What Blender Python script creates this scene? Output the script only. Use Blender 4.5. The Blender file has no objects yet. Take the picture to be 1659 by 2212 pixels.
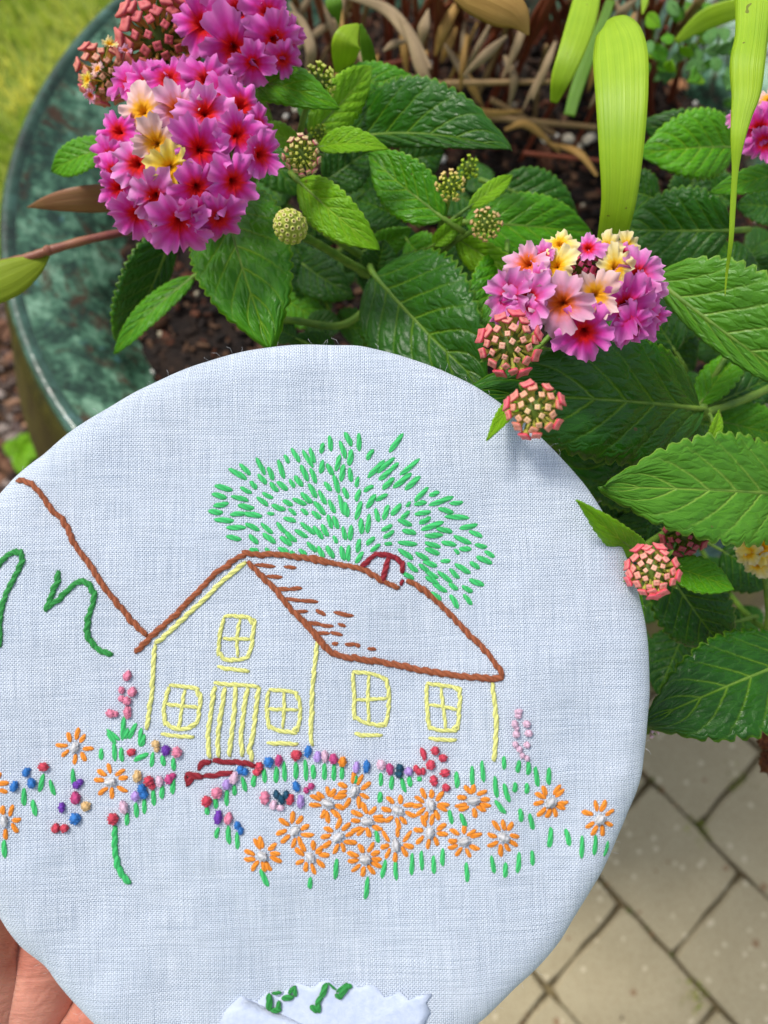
import bpy, math, random
import numpy as np
from mathutils import Vector, Matrix, noise
random.seed(7)
sc = bpy.context.scene
C = sc.collection

# ---------------------------------------------------------------- camera
F_PX, PW, PH = 1810.0, 1659.0, 2212.0          # focal length and frame, in picture units
PITCH = math.radians(68)
CAMZ = 0.81
cam_loc = Vector((0, 0, CAMZ))
FW = Vector((0, math.cos(PITCH), -math.sin(PITCH)))
RT = Vector((1, 0, 0))
UP = RT.cross(FW)
cd = bpy.data.cameras.new('camera')
cam = bpy.data.objects.new('camera', cd); C.objects.link(cam)
cam.matrix_world = Matrix.Translation(cam_loc) @ Matrix((RT, UP, -FW)).transposed().to_4x4()
cd.sensor_fit = 'VERTICAL'; cd.sensor_height = 36.0; cd.sensor_width = 27.0
cd.lens = 36.0 * F_PX / PH
cd.clip_start = 0.01; cd.clip_end = 400
cd.dof.use_dof = True; cd.dof.focus_distance = 0.185; cd.dof.aperture_fstop = cd.lens / 2.0
sc.camera = cam

# ---------------------------------------------------------------- light
SUN_EL, SUN_AZ = math.radians(60), math.radians(-55)    # azimuth from +Y towards +X
w = bpy.data.worlds.new('World'); sc.world = w; w.use_nodes = True
wn = w.node_tree.nodes; wl = w.node_tree.links
bg = wn['Background']; bg.inputs['Strength'].default_value = 0.105
sky = wn.new('ShaderNodeTexSky'); sky.sky_type = 'NISHITA'; sky.sun_disc = False
sky.sun_elevation = SUN_EL; sky.sun_rotation = SUN_AZ; sky.air_density = 1.2; sky.dust_density = 2.5
hs = wn.new('ShaderNodeHueSaturation'); hs.inputs['Saturation'].default_value = 0.5     # thin high cloud
wl.new(sky.outputs[0], hs.inputs['Color']); wl.new(hs.outputs[0], bg.inputs['Color'])
sd = bpy.data.lights.new('sun', 'SUN'); sd.energy = 1.5; sd.angle = math.radians(13); sd.color = (1.0, 0.95, 0.88)
sun = bpy.data.objects.new('sun', sd); C.objects.link(sun)
sdir = Vector((math.sin(SUN_AZ) * math.cos(SUN_EL), math.cos(SUN_AZ) * math.cos(SUN_EL), math.sin(SUN_EL)))
sun.rotation_euler = sdir.to_track_quat('Z', 'Y').to_euler()
sun.location = (0, 0, 3)
sc.view_settings.view_transform = 'Standard'; sc.view_settings.look = 'None'
sc.view_settings.gamma = 1; sc.view_settings.use_curve_mapping = False
sc.view_settings.exposure = 0.82

# ---------------------------------------------------------------- helpers
def ray(px, py):
    return FW + RT * ((px - PW / 2) / F_PX) - UP * ((py - PH / 2) / F_PX)
def at(px, py, d):
    return cam_loc + ray(px, py) * d
def on_z(px, py, z):
    r = ray(px, py)
    return cam_loc + r * ((z - CAMZ) / r.z)
def tag(o, label=None, cat=None, group=None, kind=None):
    if label: o['label'] = label
    if cat: o['category'] = cat
    if group: o['group'] = group
    if kind: o['kind'] = kind
    return o
def empty(name, loc, label=None, cat=None, group=None):
    o = bpy.data.objects.new(name, None); C.objects.link(o); o.location = loc; o.empty_display_size = 0.01
    return tag(o, label, cat, group)
def link(name, me, parent=None):
    o = bpy.data.objects.new(name, me); C.objects.link(o)
    if parent: o.parent = parent
    return o
def mesh(name, V, Fc, mats, smooth=True, col=None, uv=None, mi=None):
    me = bpy.data.meshes.new(name)
    me.from_pydata([tuple(v) for v in V], [], [tuple(f) for f in Fc])
    for m in (mats if isinstance(mats, (list, tuple)) else [mats]): me.materials.append(m)
    if smooth: me.polygons.foreach_set('use_smooth', [True] * len(me.polygons))
    if mi is not None: me.polygons.foreach_set('material_index', mi)
    if col is not None:
        a = me.color_attributes.new('Col', 'FLOAT_COLOR', 'POINT')
        a.data.foreach_set('color', np.array([(*c[:3], 1.0) for c in col], dtype=np.float32).ravel())
    if uv is not None:
        ul = me.uv_layers.new(name='UVMap')
        li = np.empty(len(me.loops), dtype=np.int32); me.loops.foreach_get('vertex_index', li)
        ul.data.foreach_set('uv', np.array(uv, dtype=np.float32)[li].ravel())
    me.update()
    return me
def world_root(o):
    p = Vector((0, 0, 0))
    while o is not None: p = p + o.location; o = o.parent
    return p
def wobj(name, V, Fc, mats, parent=None, **k):
    off = world_root(parent)
    return link(name, mesh(name, [Vector(v) - off for v in V], Fc, mats, **k), parent)
def grid_faces(n, m, closed=False, base=0):
    out = []
    for i in range(n - 1):
        for j in range(m if closed else m - 1):
            a = base + i * m + j; b = base + i * m + (j + 1) % m
            out.append((a, b, b + m, a + m))
    return out
def smooth_path(P, n):
    P = [Vector(p) for p in P]
    if len(P) == 2: return [P[0].lerp(P[1], i / (n - 1)) for i in range(n)]
    Q = [P[0] * 2 - P[1]] + P + [P[-1] * 2 - P[-2]]
    out = []
    segs = len(P) - 1
    for i in range(n):
        t = i / (n - 1) * segs; k = min(int(t), segs - 1); t -= k
        a, b, c, d = Q[k], Q[k + 1], Q[k + 2], Q[k + 3]
        out.append(0.5 * ((2 * b) + (c - a) * t + (2 * a - 5 * b + 4 * c - d) * t * t + (3 * b - a - 3 * c + d) * t ** 3))
    return out
def tube_geo(path, rad, k=8, base=0):
    n = len(path); V = []; Fc = []
    ref = None
    for i, p in enumerate(path):
        t = (path[min(i + 1, n - 1)] - path[max(i - 1, 0)]).normalized()
        if ref is None: ref = t.orthogonal().normalized()
        ref = (ref - t * ref.dot(t)).normalized(); b = t.cross(ref)
        r = rad(i / (n - 1)) if callable(rad) else rad
        for j in range(k):
            a = 2 * math.pi * j / k
            V.append(p + (ref * math.cos(a) + b * math.sin(a)) * r)
    Fc = grid_faces(n, k, True, base)
    Fc.append(tuple(base + j for j in range(k - 1, -1, -1))); Fc.append(tuple(base + (n - 1) * k + j for j in range(k)))
    return V, Fc

# ---- node helper
class NT:
    def __init__(s, name):
        s.m = bpy.data.materials.new(name); s.m.use_nodes = True
        s.t = s.m.node_tree; s.b = s.t.nodes['Principled BSDF']; s.out = s.t.nodes['Material Output']
    def n(s, typ, ins=None, **props):
        nd = s.t.nodes.new('ShaderNode' + typ)
        for k, v in props.items(): setattr(nd, k, v)
        for k, v in (ins or {}).items(): s.put(nd.inputs[k], v)
        return nd
    def put(s, sock, v):
        if isinstance(v, bpy.types.NodeSocket): s.t.links.new(v, sock)
        elif isinstance(v, (int, float)) or sock.type == 'VECTOR': sock.default_value = v
        else: sock.default_value = (*v, 1.0) if len(v) == 3 and sock.type == 'RGBA' else v
    def math(s, op, a, b=0.0, c=0.0, clamp=False):
        nd = s.t.nodes.new('ShaderNodeMath'); nd.operation = op; nd.use_clamp = clamp
        s.put(nd.inputs[0], a); s.put(nd.inputs[1], b); s.put(nd.inputs[2], c)
        return nd.outputs[0]
    def mix(s, f, a, b, mode='MIX'):
        nd = s.t.nodes.new('ShaderNodeMix'); nd.data_type = 'RGBA'; nd.blend_type = mode
        s.put(nd.inputs[0], f); s.put(nd.inputs[6], a); s.put(nd.inputs[7], b)
        return nd.outputs[2]
    def noise(s, vec, scale, detail=3, rough=0.55, dist=0.0):
        return s.n('TexNoise', {'Vector': vec, 'Scale': scale, 'Detail': detail, 'Roughness': rough, 'Distortion': dist}).outputs[0]
    def ramp(s, f, *stops):
        nd = s.t.nodes.new('ShaderNodeValToRGB'); s.put(nd.inputs[0], f)
        e = nd.color_ramp.elements
        while len(e) < len(stops): e.new(0.5)
        for el, (p, c) in zip(e, stops):
            el.position = p; el.color = (*c, 1) if isinstance(c, tuple) else (c, c, c, 1)
        return nd.outputs[0]
    def obj(s): return s.n('TexCoord').outputs['Object']
    def scaled(s, vec, sc_): return s.n('Mapping', {'Vector': vec, 'Scale': sc_}).outputs[0]
    def bump(s, h, strength=0.5, dist=0.001):
        nd = s.n('Bump', {'Height': h, 'Strength': strength, 'Distance': dist}); s.put(s.b.inputs['Normal'], nd.outputs[0]); return nd.outputs[0]
    def set(s, **k):
        for a, v in k.items(): s.put(s.b.inputs[a.replace('_', ' ')], v)
        return s.m
    def rnd(s): return s.n('ObjectInfo').outputs['Random']

def lin(r, g, b):
    f = lambda c: (c / 255 / 12.92) if c / 255 <= .04045 else ((c / 255 + .055) / 1.055) ** 2.4
    return (f(r), f(g), f(b))

# ---------------------------------------------------------------- materials
def m_leaf(name, c1, c2, vein, rough=0.42, trans=0.22, nv=7.0, bumpd=0.0012, blister=1.0):
    s = NT(name)
    uv = s.n('TexCoord').outputs['UV']
    sep = s.n('SeparateXYZ', {0: uv})
    u = s.math('SUBTRACT', s.math('MULTIPLY', sep.outputs[0], 2.0), 1.0)
    au = s.math('ABSOLUTE', u); v = sep.outputs[1]
    nz = s.noise(s.scaled(uv, (3, 6, 1)), 1.0, 3)
    q = s.math('MULTIPLY', s.math('SUBTRACT', v, s.math('MULTIPLY', au, 0.30)), nv)
    q = s.math('ADD', q, s.math('MULTIPLY', s.math('SUBTRACT', nz, .5), 0.22))
    d = s.math('SUBTRACT', 0.5, s.math('ABSOLUTE', s.math('SUBTRACT', s.math('FRACT', q), 0.5)))    # .5 mid cell, 0 on vein
    sec = s.math('SUBTRACT', 1.0, s.math('MULTIPLY', d, 11.0), clamp=True)
    sec = s.math('MULTIPLY', sec, s.math('SUBTRACT', 1.05, au, clamp=True))
    mid = s.math('SUBTRACT', 1.0, s.math('MULTIPLY', au, 26.0), clamp=True)
    vm = s.math('MAXIMUM', sec, mid)
    vec2 = s.n('CombineXYZ', {0: s.math('MULTIPLY', s.math('ADD', u, s.math('MULTIPLY', nz, .3)), 6.5), 1: s.math('MULTIPLY', q, 1.7), 2: 0.0}).outputs[0]
    vor = s.n('TexVoronoi', {'Vector': vec2, 'Scale': 1.0}, feature='DISTANCE_TO_EDGE').outputs['Distance']
    cell = s.math('MULTIPLY', vor, 3.5, clamp=True)
    vec3 = s.n('CombineXYZ', {0: s.math('MULTIPLY', u, 22.0), 1: s.math('MULTIPLY', v, 60.0), 2: 0.0}).outputs[0]
    vor3 = s.n('TexVoronoi', {'Vector': vec3, 'Scale': 1.0}, feature='DISTANCE_TO_EDGE').outputs['Distance']
    ob = s.obj()
    patch = s.noise(ob, 70.0, 3)
    rnd = s.rnd()
    f0 = s.math('ADD', s.math('MULTIPLY', patch, 1.1), s.math('SUBTRACT', s.math('MULTIPLY', rnd, 0.5), 0.35), clamp=True)
    col = s.mix(f0, c1, c2)
    col = s.mix(s.math('MULTIPLY', s.math('SUBTRACT', 1.0, cell), 0.35), col, c2)
    hair = s.math('GREATER_THAN', s.noise(s.scaled(uv, (90, 170, 1)), 1.0, 1, 0.5), 0.72)
    col = s.mix(s.math('MULTIPLY', hair, 0.30), col, vein)
    col = s.mix(s.math('MULTIPLY', vm, 0.75), col, vein)
    edge = s.math('MULTIPLY', s.math('SUBTRACT', au, 0.955), 22.0, clamp=True)
    col = s.mix(s.math('MULTIPLY', edge, 0.6), col, vein)
    blem = s.math('GREATER_THAN', s.noise(ob, 230.0, 2), 0.755)
    col = s.mix(s.math('MULTIPLY', blem, 0.7), col, (0.16, 0.09, 0.03))
    hgt = s.math('ADD', s.math('MULTIPLY', cell, 0.55 * blister), s.math('MULTIPLY', s.math('MULTIPLY', vor3, 2.0, clamp=True), 0.10 * blister))
    hgt = s.math('SUBTRACT', hgt, s.math('MULTIPLY', vm, 0.8))
    s.bump(hgt, 0.5, bumpd)
    rg = s.math('ADD', rough - 0.17, s.math('MULTIPLY', s.noise(ob, 160.0, 2), 0.3))
    s.set(Base_Color=col, Roughness=rg, Specular_IOR_Level=0.36)
    tr = s.n('BsdfTranslucent', {'Color': s.mix(0.5, col, c2)})
    mx = s.n('MixShader', {0: trans, 1: s.b.outputs[0], 2: tr.outputs[0]})
    s.t.links.new(mx.outputs[0], s.out.inputs[0])
    return s.m
LEAF = {
 'dark': m_leaf('leaf_dark_green', lin(14, 58, 4), lin(44, 104, 8), lin(112, 152, 34), 0.40, 0.10),
 'mid': m_leaf('leaf_mid_green', lin(44, 116, 2), lin(94, 166, 8), lin(150, 192, 44), 0.40, 0.18),
 'bright': m_leaf('leaf_bright_green', lin(96, 162, 4), lin(146, 202, 18), lin(186, 222, 70), 0.48, 0.3),
 'soft': m_leaf('leaf_soft_green', lin(44, 104, 12), lin(90, 150, 34), lin(154, 190, 76), 0.44, 0.18),
 'pale': m_leaf('leaf_pale_green', lin(66, 122, 50), lin(104, 158, 84), lin(150, 182, 104), 0.55, 0.2),
}
def m_attr(name, rough=0.55, sss=0.15, bump=0.0004, bs=900.0, trans=0.15):
    s = NT(name)
    a = s.n('Attribute', attribute_name='Col').outputs['Color']
    ob = s.obj()
    nz = s.noise(ob, bs, 3)
    col = s.mix(s.math('MULTIPLY', nz, 0.35), a, s.mix(0.6, a, (1, 1, 1), 'MULTIPLY'))
    hs = s.n('HueSaturation', {'Color': col, 'Value': s.math('ADD', 0.86, s.math('MULTIPLY', s.rnd(), 0.24))}).outputs[0]
    s.bump(nz, 0.5, bump)
    s.set(Base_Color=hs, Roughness=rough, Specular_IOR_Level=0.3)
    tr = s.n('BsdfTranslucent', {'Color': hs})
    mx = s.n('MixShader', {0: trans, 1: s.b.outputs[0], 2: tr.outputs[0]})
    s.t.links.new(mx.outputs[0], s.out.inputs[0])
    return s.m
PETAL = m_attr('petal', 0.6)
BUD = m_attr('bud', 0.5, bump=0.0003)

def m_thread(name, c, var=0.25):
    s = NT(name); uv = s.n('TexCoord').outputs['UV']
    # strands wound round the stitch: bands slanting along its length
    sep = s.n('SeparateXYZ', {0: uv})
    ph = s.math('ADD', s.math('MULTIPLY', sep.outputs[0], 2 * math.pi * 4), s.math('MULTIPLY', sep.outputs[1], 8.0))
    st = s.math('ADD', s.math('MULTIPLY', s.math('SINE', ph), 0.5), 0.5)
    nz = s.noise(s.obj(), 900.0, 3)
    dark = tuple(x * 0.55 for x in c); lite = tuple(min(1, x * 1.12 + 0.02) for x in c)
    f = s.math('ADD', s.math('MULTIPLY', nz, 0.8), s.math('MULTIPLY', s.rnd(), 0.35), clamp=True)
    col = s.mix(f, tuple(x * (1 - var) for x in c), lite)
    col = s.mix(s.math('MULTIPLY', s.math('POWER', s.math('SUBTRACT', 1.0, st), 2.0), 0.75), col, dark)  # shade in the grooves between strands, painted into the thread colour
    s.bump(s.math('ADD', st, s.math('MULTIPLY', nz, 0.4)), 0.7, 0.00012)
    return s.set(Base_Color=col, Roughness=0.68, Specular_IOR_Level=0.28, Sheen_Weight=0.2, Sheen_Roughness=0.4)
TH = {k: m_thread('thread_' + k, lin(*v)) for k, v in dict(
    green=(56, 190, 102), deepgreen=(38, 140, 58), brown=(150, 78, 40), red=(138, 6, 30), yellow=(226, 226, 132),
    orange=(238, 140, 28), white=(206, 206, 208), crimson=(206, 62, 84), gold=(224, 186, 128), purple=(112, 52, 170),
    pink=(228, 132, 160), blue=(40, 118, 196), magenta=(196, 66, 128), lilac=(180, 148, 218), palepink=(226, 188, 210),
    teal=(0, 72, 100)).items()}

def m_cloth():
    s = NT('linen_weave'); ob = s.obj(); P = 0.00037
    warp = s.n('TexNoise', {'Vector': ob, 'Scale': 90.0, 'Detail': 2.0}).outputs['Color']
    off = s.n('VectorMath', {0: warp, 1: (0.5, 0.5, 0.5)}, operation='SUBTRACT').outputs[0]
    off = s.n('VectorMath', {0: off, 'Scale': 0.0011}, operation='SCALE').outputs[0]
    vec = s.n('VectorMath', {0: ob, 1: off}, operation='ADD').outputs[0]
    vec = s.n('Mapping', {'Vector': vec, 'Rotation': (0, 0, math.radians(-2))}).outputs[0]
    sep = s.n('SeparateXYZ', {0: vec})
    sx = s.math('SINE', s.math('MULTIPLY', sep.outputs[0], math.pi / P)); sy = s.math('SINE', s.math('MULTIPLY', sep.outputs[1], math.pi / P))
    ax = s.math('ABSOLUTE', sx); ay = s.math('ABSOLUTE', sy)
    over = s.math('MULTIPLY', sx, sy)
    gap = s.math('MULTIPLY', s.math('POWER', s.math('SUBTRACT', 1.0, ax), 1.0), s.math('POWER', s.math('SUBTRACT', 1.0, ay), 1.0))
    slubx = s.noise(s.scaled(vec, (90, 2600, 1)), 1.0, 2); sluby = s.noise(s.scaled(vec, (2600, 90, 1)), 1.0, 2)
    sl = s.math('ADD', slubx, sluby)                       # ~0.6..1.4
    base = s.mix(s.noise(ob, 45.0, 3), (0.66, 0.735, 0.84), (0.77, 0.82, 0.89))
    col = s.mix(s.math('MULTIPLY', s.math('SUBTRACT', sl, 0.50), 1.1, clamp=True), s.mix(1.0, base, (0.80, 0.84, 0.88), 'MULTIPLY'), base)
    col = s.mix(s.math('MULTIPLY', s.math('MULTIPLY', gap, 2.8, clamp=True), s.math('SUBTRACT', 1.75, sl, clamp=True)), col, (0.07, 0.11, 0.18))
    spot = s.math('GREATER_THAN', s.noise(ob, 210.0, 1), 0.80)
    col = s.mix(s.math('MULTIPLY', spot, 0.25), col, (0.75, 0.6, 0.35))
    h = s.math('ADD', s.math('MULTIPLY', over, 0.5), s.math('MULTIPLY', s.math('ADD', ax, ay), 0.5))
    h = s.math('ADD', h, s.math('MULTIPLY', sl, 0.9))
    s.bump(h, 1.0, 0.00016)
    return s.set(Base_Color=col, Roughness=0.85, Specular_IOR_Level=0.2, Sheen_Weight=0.1)
CLOTH = m_cloth()

def m_simple(name, c1, c2, scale, rough=0.7, bump=0.001, bscale=None, detail=4, stretch=None, spec=0.4, rnd=0.0):
    s = NT(name); ob = s.obj()
    vec = s.scaled(ob, stretch) if stretch else ob
    nz = s.noise(vec, scale, detail)
    f = s.math('MULTIPLY', s.math('SUBTRACT', nz, 0.3), 2.2, clamp=True)
    if rnd: f = s.math('ADD', s.math('MULTIPLY', f, 1 - rnd), s.math('MULTIPLY', s.rnd(), rnd))
    col = s.mix(f, c1, c2)
    s.bump(s.noise(vec, bscale or scale * 3, detail), 0.6, bump)
    return s.set(Base_Color=col, Roughness=rough, Specular_IOR_Level=spec)
STEMG = m_simple('green_stem', lin(70, 110, 30), lin(120, 150, 50), 200, 0.55, 0.0004)
STEMR = m_simple('red_cane', lin(84, 30, 18), lin(150, 76, 46), 60, 0.45, 0.0004, stretch=(1, 1, .2), rnd=.5)
STEMT = m_simple('tan_cane', lin(116, 90, 56), lin(170, 140, 92), 60, 0.6, 0.0004, rnd=.4)
STEMP = m_simple('purple_stem', lin(120, 60, 60), lin(150, 100, 70), 100, 0.45, 0.0003)
CLOTHW = m_simple('linen_reverse', (0.46, 0.53, 0.68), (0.56, 0.62, 0.74), 900, 0.85, 0.00015, 2600, 3)
WOOD = m_simple('hoop_wood', lin(190, 150, 100), lin(214, 178, 130), 40, 0.5, 0.0003, stretch=(1, 8, 8))

def m_blade(name, c1, c2, rough=0.4, trans=0.35, n=26.0):
    s = NT(name); uv = s.n('TexCoord').outputs['UV']; sep = s.n('SeparateXYZ', {0: uv})
    st = s.noise(s.scaled(uv, (n, 0.8, 1)), 1.0, 3)
    pt = s.noise(s.obj(), 60.0, 3)
    f = s.math('ADD', s.math('MULTIPLY', st, 0.75), s.math('SUBTRACT', s.math('MULTIPLY', pt, 0.8), 0.25), clamp=True)
    col = s.mix(f, c1, c2)
    sp = s.math('GREATER_THAN', s.noise(s.obj(), 330.0, 1), 0.775)
    col = s.mix(s.math('MULTIPLY', sp, 0.6), col, (0.12, 0.06, 0.02))
    s.bump(st, 0.5, 0.0006)
    s.set(Base_Color=col, Roughness=rough, Specular_IOR_Level=0.4)
    tr = s.n('BsdfTranslucent', {'Color': col}); mx = s.n('MixShader', {0: trans, 1: s.b.outputs[0], 2: tr.outputs[0]})
    s.t.links.new(mx.outputs[0], s.out.inputs[0]); return s.m
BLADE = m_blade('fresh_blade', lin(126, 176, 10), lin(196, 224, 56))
BLADED = m_blade('deep_green_blade', lin(80, 130, 20), lin(120, 168, 40))  # deeper green blade colour
DRY = m_blade('dry_blade', lin(116, 92, 66), lin(184, 162, 124), 0.7, 0.15)
DRYG = m_blade('gold_dry_blade', lin(150, 104, 44), lin(210, 172, 96), 0.6, 0.2)
PURL = m_blade('bronze_leaf', lin(134, 70, 58), lin(160, 128, 74), 0.45, 0.2, 10)
YELL = m_blade('yellow_green_leaf', lin(118, 140, 20), lin(166, 186, 44), 0.45, 0.3, 10)

# ================================================================ SETTING
Z_RIM = 0.45; Z_SOIL = 0.395
PC = Vector((0.040, 0.348, 0)); PR = 0.251
def m_ground():
    s = NT('earth'); ob = s.obj()
    a = s.noise(ob, 14.0, 6, 0.65); b = s.noise(ob, 90.0, 4)
    col = s.mix(a, lin(52, 36, 26), lin(112, 84, 60)); col = s.mix(s.math('MULTIPLY', b, 0.5), col, lin(40, 28, 20))
    s.bump(s.math('ADD', a, b), 0.8, 0.01); return s.set(Base_Color=col, Roughness=0.95, Specular_IOR_Level=0.2)
EARTH = m_ground()
def sheet(name, x0, x1, y0, y1, z, m, nx=2, ny=2, amp=0.0, fr=20):
    V = []
    for i in range(ny):
        for j in range(nx):
            x = x0 + (x1 - x0) * j / (nx - 1); y = y0 + (y1 - y0) * i / (ny - 1)
            V.append((x, y, z + (amp * noise.noise(Vector((x * fr, y * fr, 1.3))) if amp else 0)))
    return tag(link(name, mesh(name, V, grid_faces(ny, nx), m)), kind='structure')
GRASSM = m_simple('turf', lin(96, 122, 30), lin(160, 168, 62), 9, 0.8, 0.01, 60)
sheet('ground', -150, 150, -150, 150, -0.03, GRASSM)
sheet('mulch_bed', -1.2, -0.03, -0.6, 0.66, -0.004, EARTH, 120, 120, 0.010, 22)
sheet('lawn', -3, 3, 0.64, 5, -0.002, m_simple('lawn_soil', lin(96, 118, 30), lin(140, 150, 56), 12, 0.9, 0.01, 60), 80, 80, 0.006, 9)
# grass blades on the lawn
def grass_mat():
    s = NT('grass_blade'); a = s.n('Attribute', attribute_name='Col').outputs['Color']
    s.set(Base_Color=a, Roughness=0.6); tr = s.n('BsdfTranslucent', {'Color': a}); mx = s.n('MixShader', {0: .4, 1: s.b.outputs[0], 2: tr.outputs[0]})
    s.t.links.new(mx.outputs[0], s.out.inputs[0]); return s.m
rng = random.Random(3)
V, Fc, cl = [], [], []
for i in range(42000):
    x = rng.uniform(-1.7, 0.4); y = 0.65 + 1.6 * rng.random() ** 1.4
    h = rng.uniform(.015, .038); a = rng.uniform(0, 6.28); wd = rng.uniform(.0010, .0022)
    dx, dy = math.cos(a) * wd, math.sin(a) * wd; lx, ly = rng.uniform(-.02, .02), rng.uniform(-.02, .02)
    b = len(V); V += [(x - dx, y - dy, -.004), (x + dx, y + dy, -.004), (x + dx * .7 + lx * .4, y + dy * .7 + ly * .4, h * .6), (x - dx * .7 + lx * .4, y - dy * .7 + ly * .4, h * .6), (x + lx, y + ly, h)]
    Fc += [(b, b + 1, b + 2, b + 3), (b + 3, b + 2, b + 4)]
    t = max(0, min(1, noise.noise(Vector((x * 9, y * 9, 0))) * 1.1 + rng.uniform(0.1, .8))); c1, c2 = lin(140, 172, 30), lin(246, 238, 120)
    cl += [tuple(c1[k] * (1 - t) + c2[k] * t for k in range(3))] * 5
tag(link('grass', mesh('grass', V, Fc, grass_mat(), col=cl)), 'sunny yellow-green lawn grass beyond the planter', 'grass', kind='stuff')

# scattered lumps: bark, perlite, crumbs
ICO = []
def ico():
    t = (1 + 5 ** .5) / 2
    v = [(-1, t, 0), (1, t, 0), (-1, -t, 0), (1, -t, 0), (0, -1, t), (0, 1, t), (0, -1, -t), (0, 1, -t), (t, 0, -1), (t, 0, 1), (-t, 0, -1), (-t, 0, 1)]
    f = [(0, 11, 5), (0, 5, 1), (0, 1, 7), (0, 7, 10), (0, 10, 11), (1, 5, 9), (5, 11, 4), (11, 10, 2), (10, 7, 6), (7, 1, 8), (3, 9, 4), (3, 4, 2), (3, 2, 6), (3, 6, 8), (3, 8, 9), (4, 9, 5), (2, 4, 11), (6, 2, 10), (8, 6, 7), (9, 8, 1)]
    return [Vector(x).normalized() for x in v], f
IV, IF = ico()
def lumps(name, n, place, size, cols, sx=(1, 1, 1), seed=1, mat=None, smooth=False):
    r = random.Random(seed); V, Fc, cl = [], [], []
    for i in range(n):
        p = place(r); s = size(r)
        if p is None: continue
        R = Matrix.Rotation(r.uniform(0, 6.3), 3, 'Z') @ Matrix.Rotation(r.uniform(-.6, .6), 3, 'X') @ Matrix.Rotation(r.uniform(-.5, .5), 3, 'Y')
        st = Vector((sx[0] * r.uniform(.6, 1.4), sx[1] * r.uniform(.6, 1.3), sx[2] * r.uniform(.6, 1.3)))
        b = len(V); c = r.choice(cols); k = r.uniform(.75, 1.2)
        for v in IV:
            q = Vector((v.x * st.x, v.y * st.y, v.z * st.z)) * s * r.uniform(.75, 1.2)
            V.append(p + R @ q); cl.append(tuple(min(1, x * k) for x in c))
        Fc += [tuple(b + x for x in f) for f in IF]
    return mesh(name, V, Fc, mat or BUD, smooth=smooth, col=cl)
CHIP = m_attr('chip', 0.85, bump=0.001, bs=400.0, trans=0.0)
def mulch_place(r):
    x = r.uniform(-.75, -.03); y = r.uniform(-.45, .66)
    return Vector((x, y, r.uniform(-.004, .008)))
tag(link('bark_chips', lumps('bark_chips', 9000, mulch_place, lambda r: r.uniform(.002, .008) * (1.5 if r.random() < .15 else 1), [lin(92, 68, 52), lin(128, 92, 70), lin(66, 50, 42), lin(158, 122, 96), lin(150, 136, 126), lin(74, 60, 56), lin(110, 76, 56), lin(84, 70, 62)], (1.8, .8, .45), 5, CHIP)),
    'loose bark chips and crumbs of the mulch bed beside the planter', 'bark mulch', kind='stuff')

# pavers
def m_paver():
    s = NT('concrete_paver'); ob = s.obj(); r = s.rnd()
    g = s.n('VectorMath', {0: ob, 1: s.n('CombineXYZ', {0: s.math('MULTIPLY', r, 9.0), 1: s.math('MULTIPLY', r, 5.0), 2: 0.0}).outputs[0]}, operation='ADD').outputs[0]
    a = s.noise(g, 22.0, 5, 0.6); b = s.noise(g, 420.0, 3)
    col = s.mix(a, lin(154, 142, 112), lin(186, 174, 142))
    col = s.mix(s.math('MULTIPLY', s.math('SUBTRACT', b, .45), 2.5, clamp=True), col, lin(140, 122, 88))
    v = s.n('TexVoronoi', {'Vector': g, 'Scale': 115.0}, feature='F1')
    sp = s.math('MULTIPLY', s.math('LESS_THAN', v.outputs['Distance'], 0.26), s.math('GREATER_THAN', s.n('SeparateColor', {0: v.outputs['Color']}).outputs[0], 0.72))
    col = s.mix(s.math('MULTIPLY', sp, 0.45), col, lin(228, 214, 184))
    v2 = s.n('TexVoronoi', {'Vector': g, 'Scale': 60.0}, feature='F1')
    sp2 = s.math('MULTIPLY', s.math('LESS_THAN', v2.outputs['Distance'], 0.2), s.math('GREATER_THAN', s.n('SeparateColor', {0: v2.outputs['Color']}).outputs[1], 0.86))
    col = s.mix(s.math('MULTIPLY', sp2, 0.6), col, lin(120, 76, 44))
    s.bump(s.math('ADD', s.math('MULTIPLY', a, 2.0), b), 0.5, 0.002)
    return s.set(Base_Color=col, Roughness=0.85, Specular_IOR_Level=0.25)
PAV = m_paver()
def g0(px, py): return on_z(px, py, 0.0)
A0, A1 = g0(1507, 1787), g0(1598.6, 1894.9)
B0 = g0(1435.7, 2047); E0 = g0(1334, 1967)
e1 = (g0(1598.6, 1894.9) - g0(1388, 1681.5)).normalized(); e2 = Vector((e1.y, -e1.x, 0))       # e2 points to the lower left rows
if (B0 - A0).dot(e2) < 0: e2 = -e2
ROW = abs((B0 - A0).dot(e2)); S1 = (A1 - A0).dot(e1); LEN = 2 * S1 * 1.02
pav = tag(sheet('paving', -0.03, 1.6, -1.2, 0.66, -0.012, m_simple('joint_sand', lin(122, 104, 74), lin(130, 120, 84), 40, 0.95, 0.004, 200), 60, 60, 0.003, 60), kind='structure')
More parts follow.
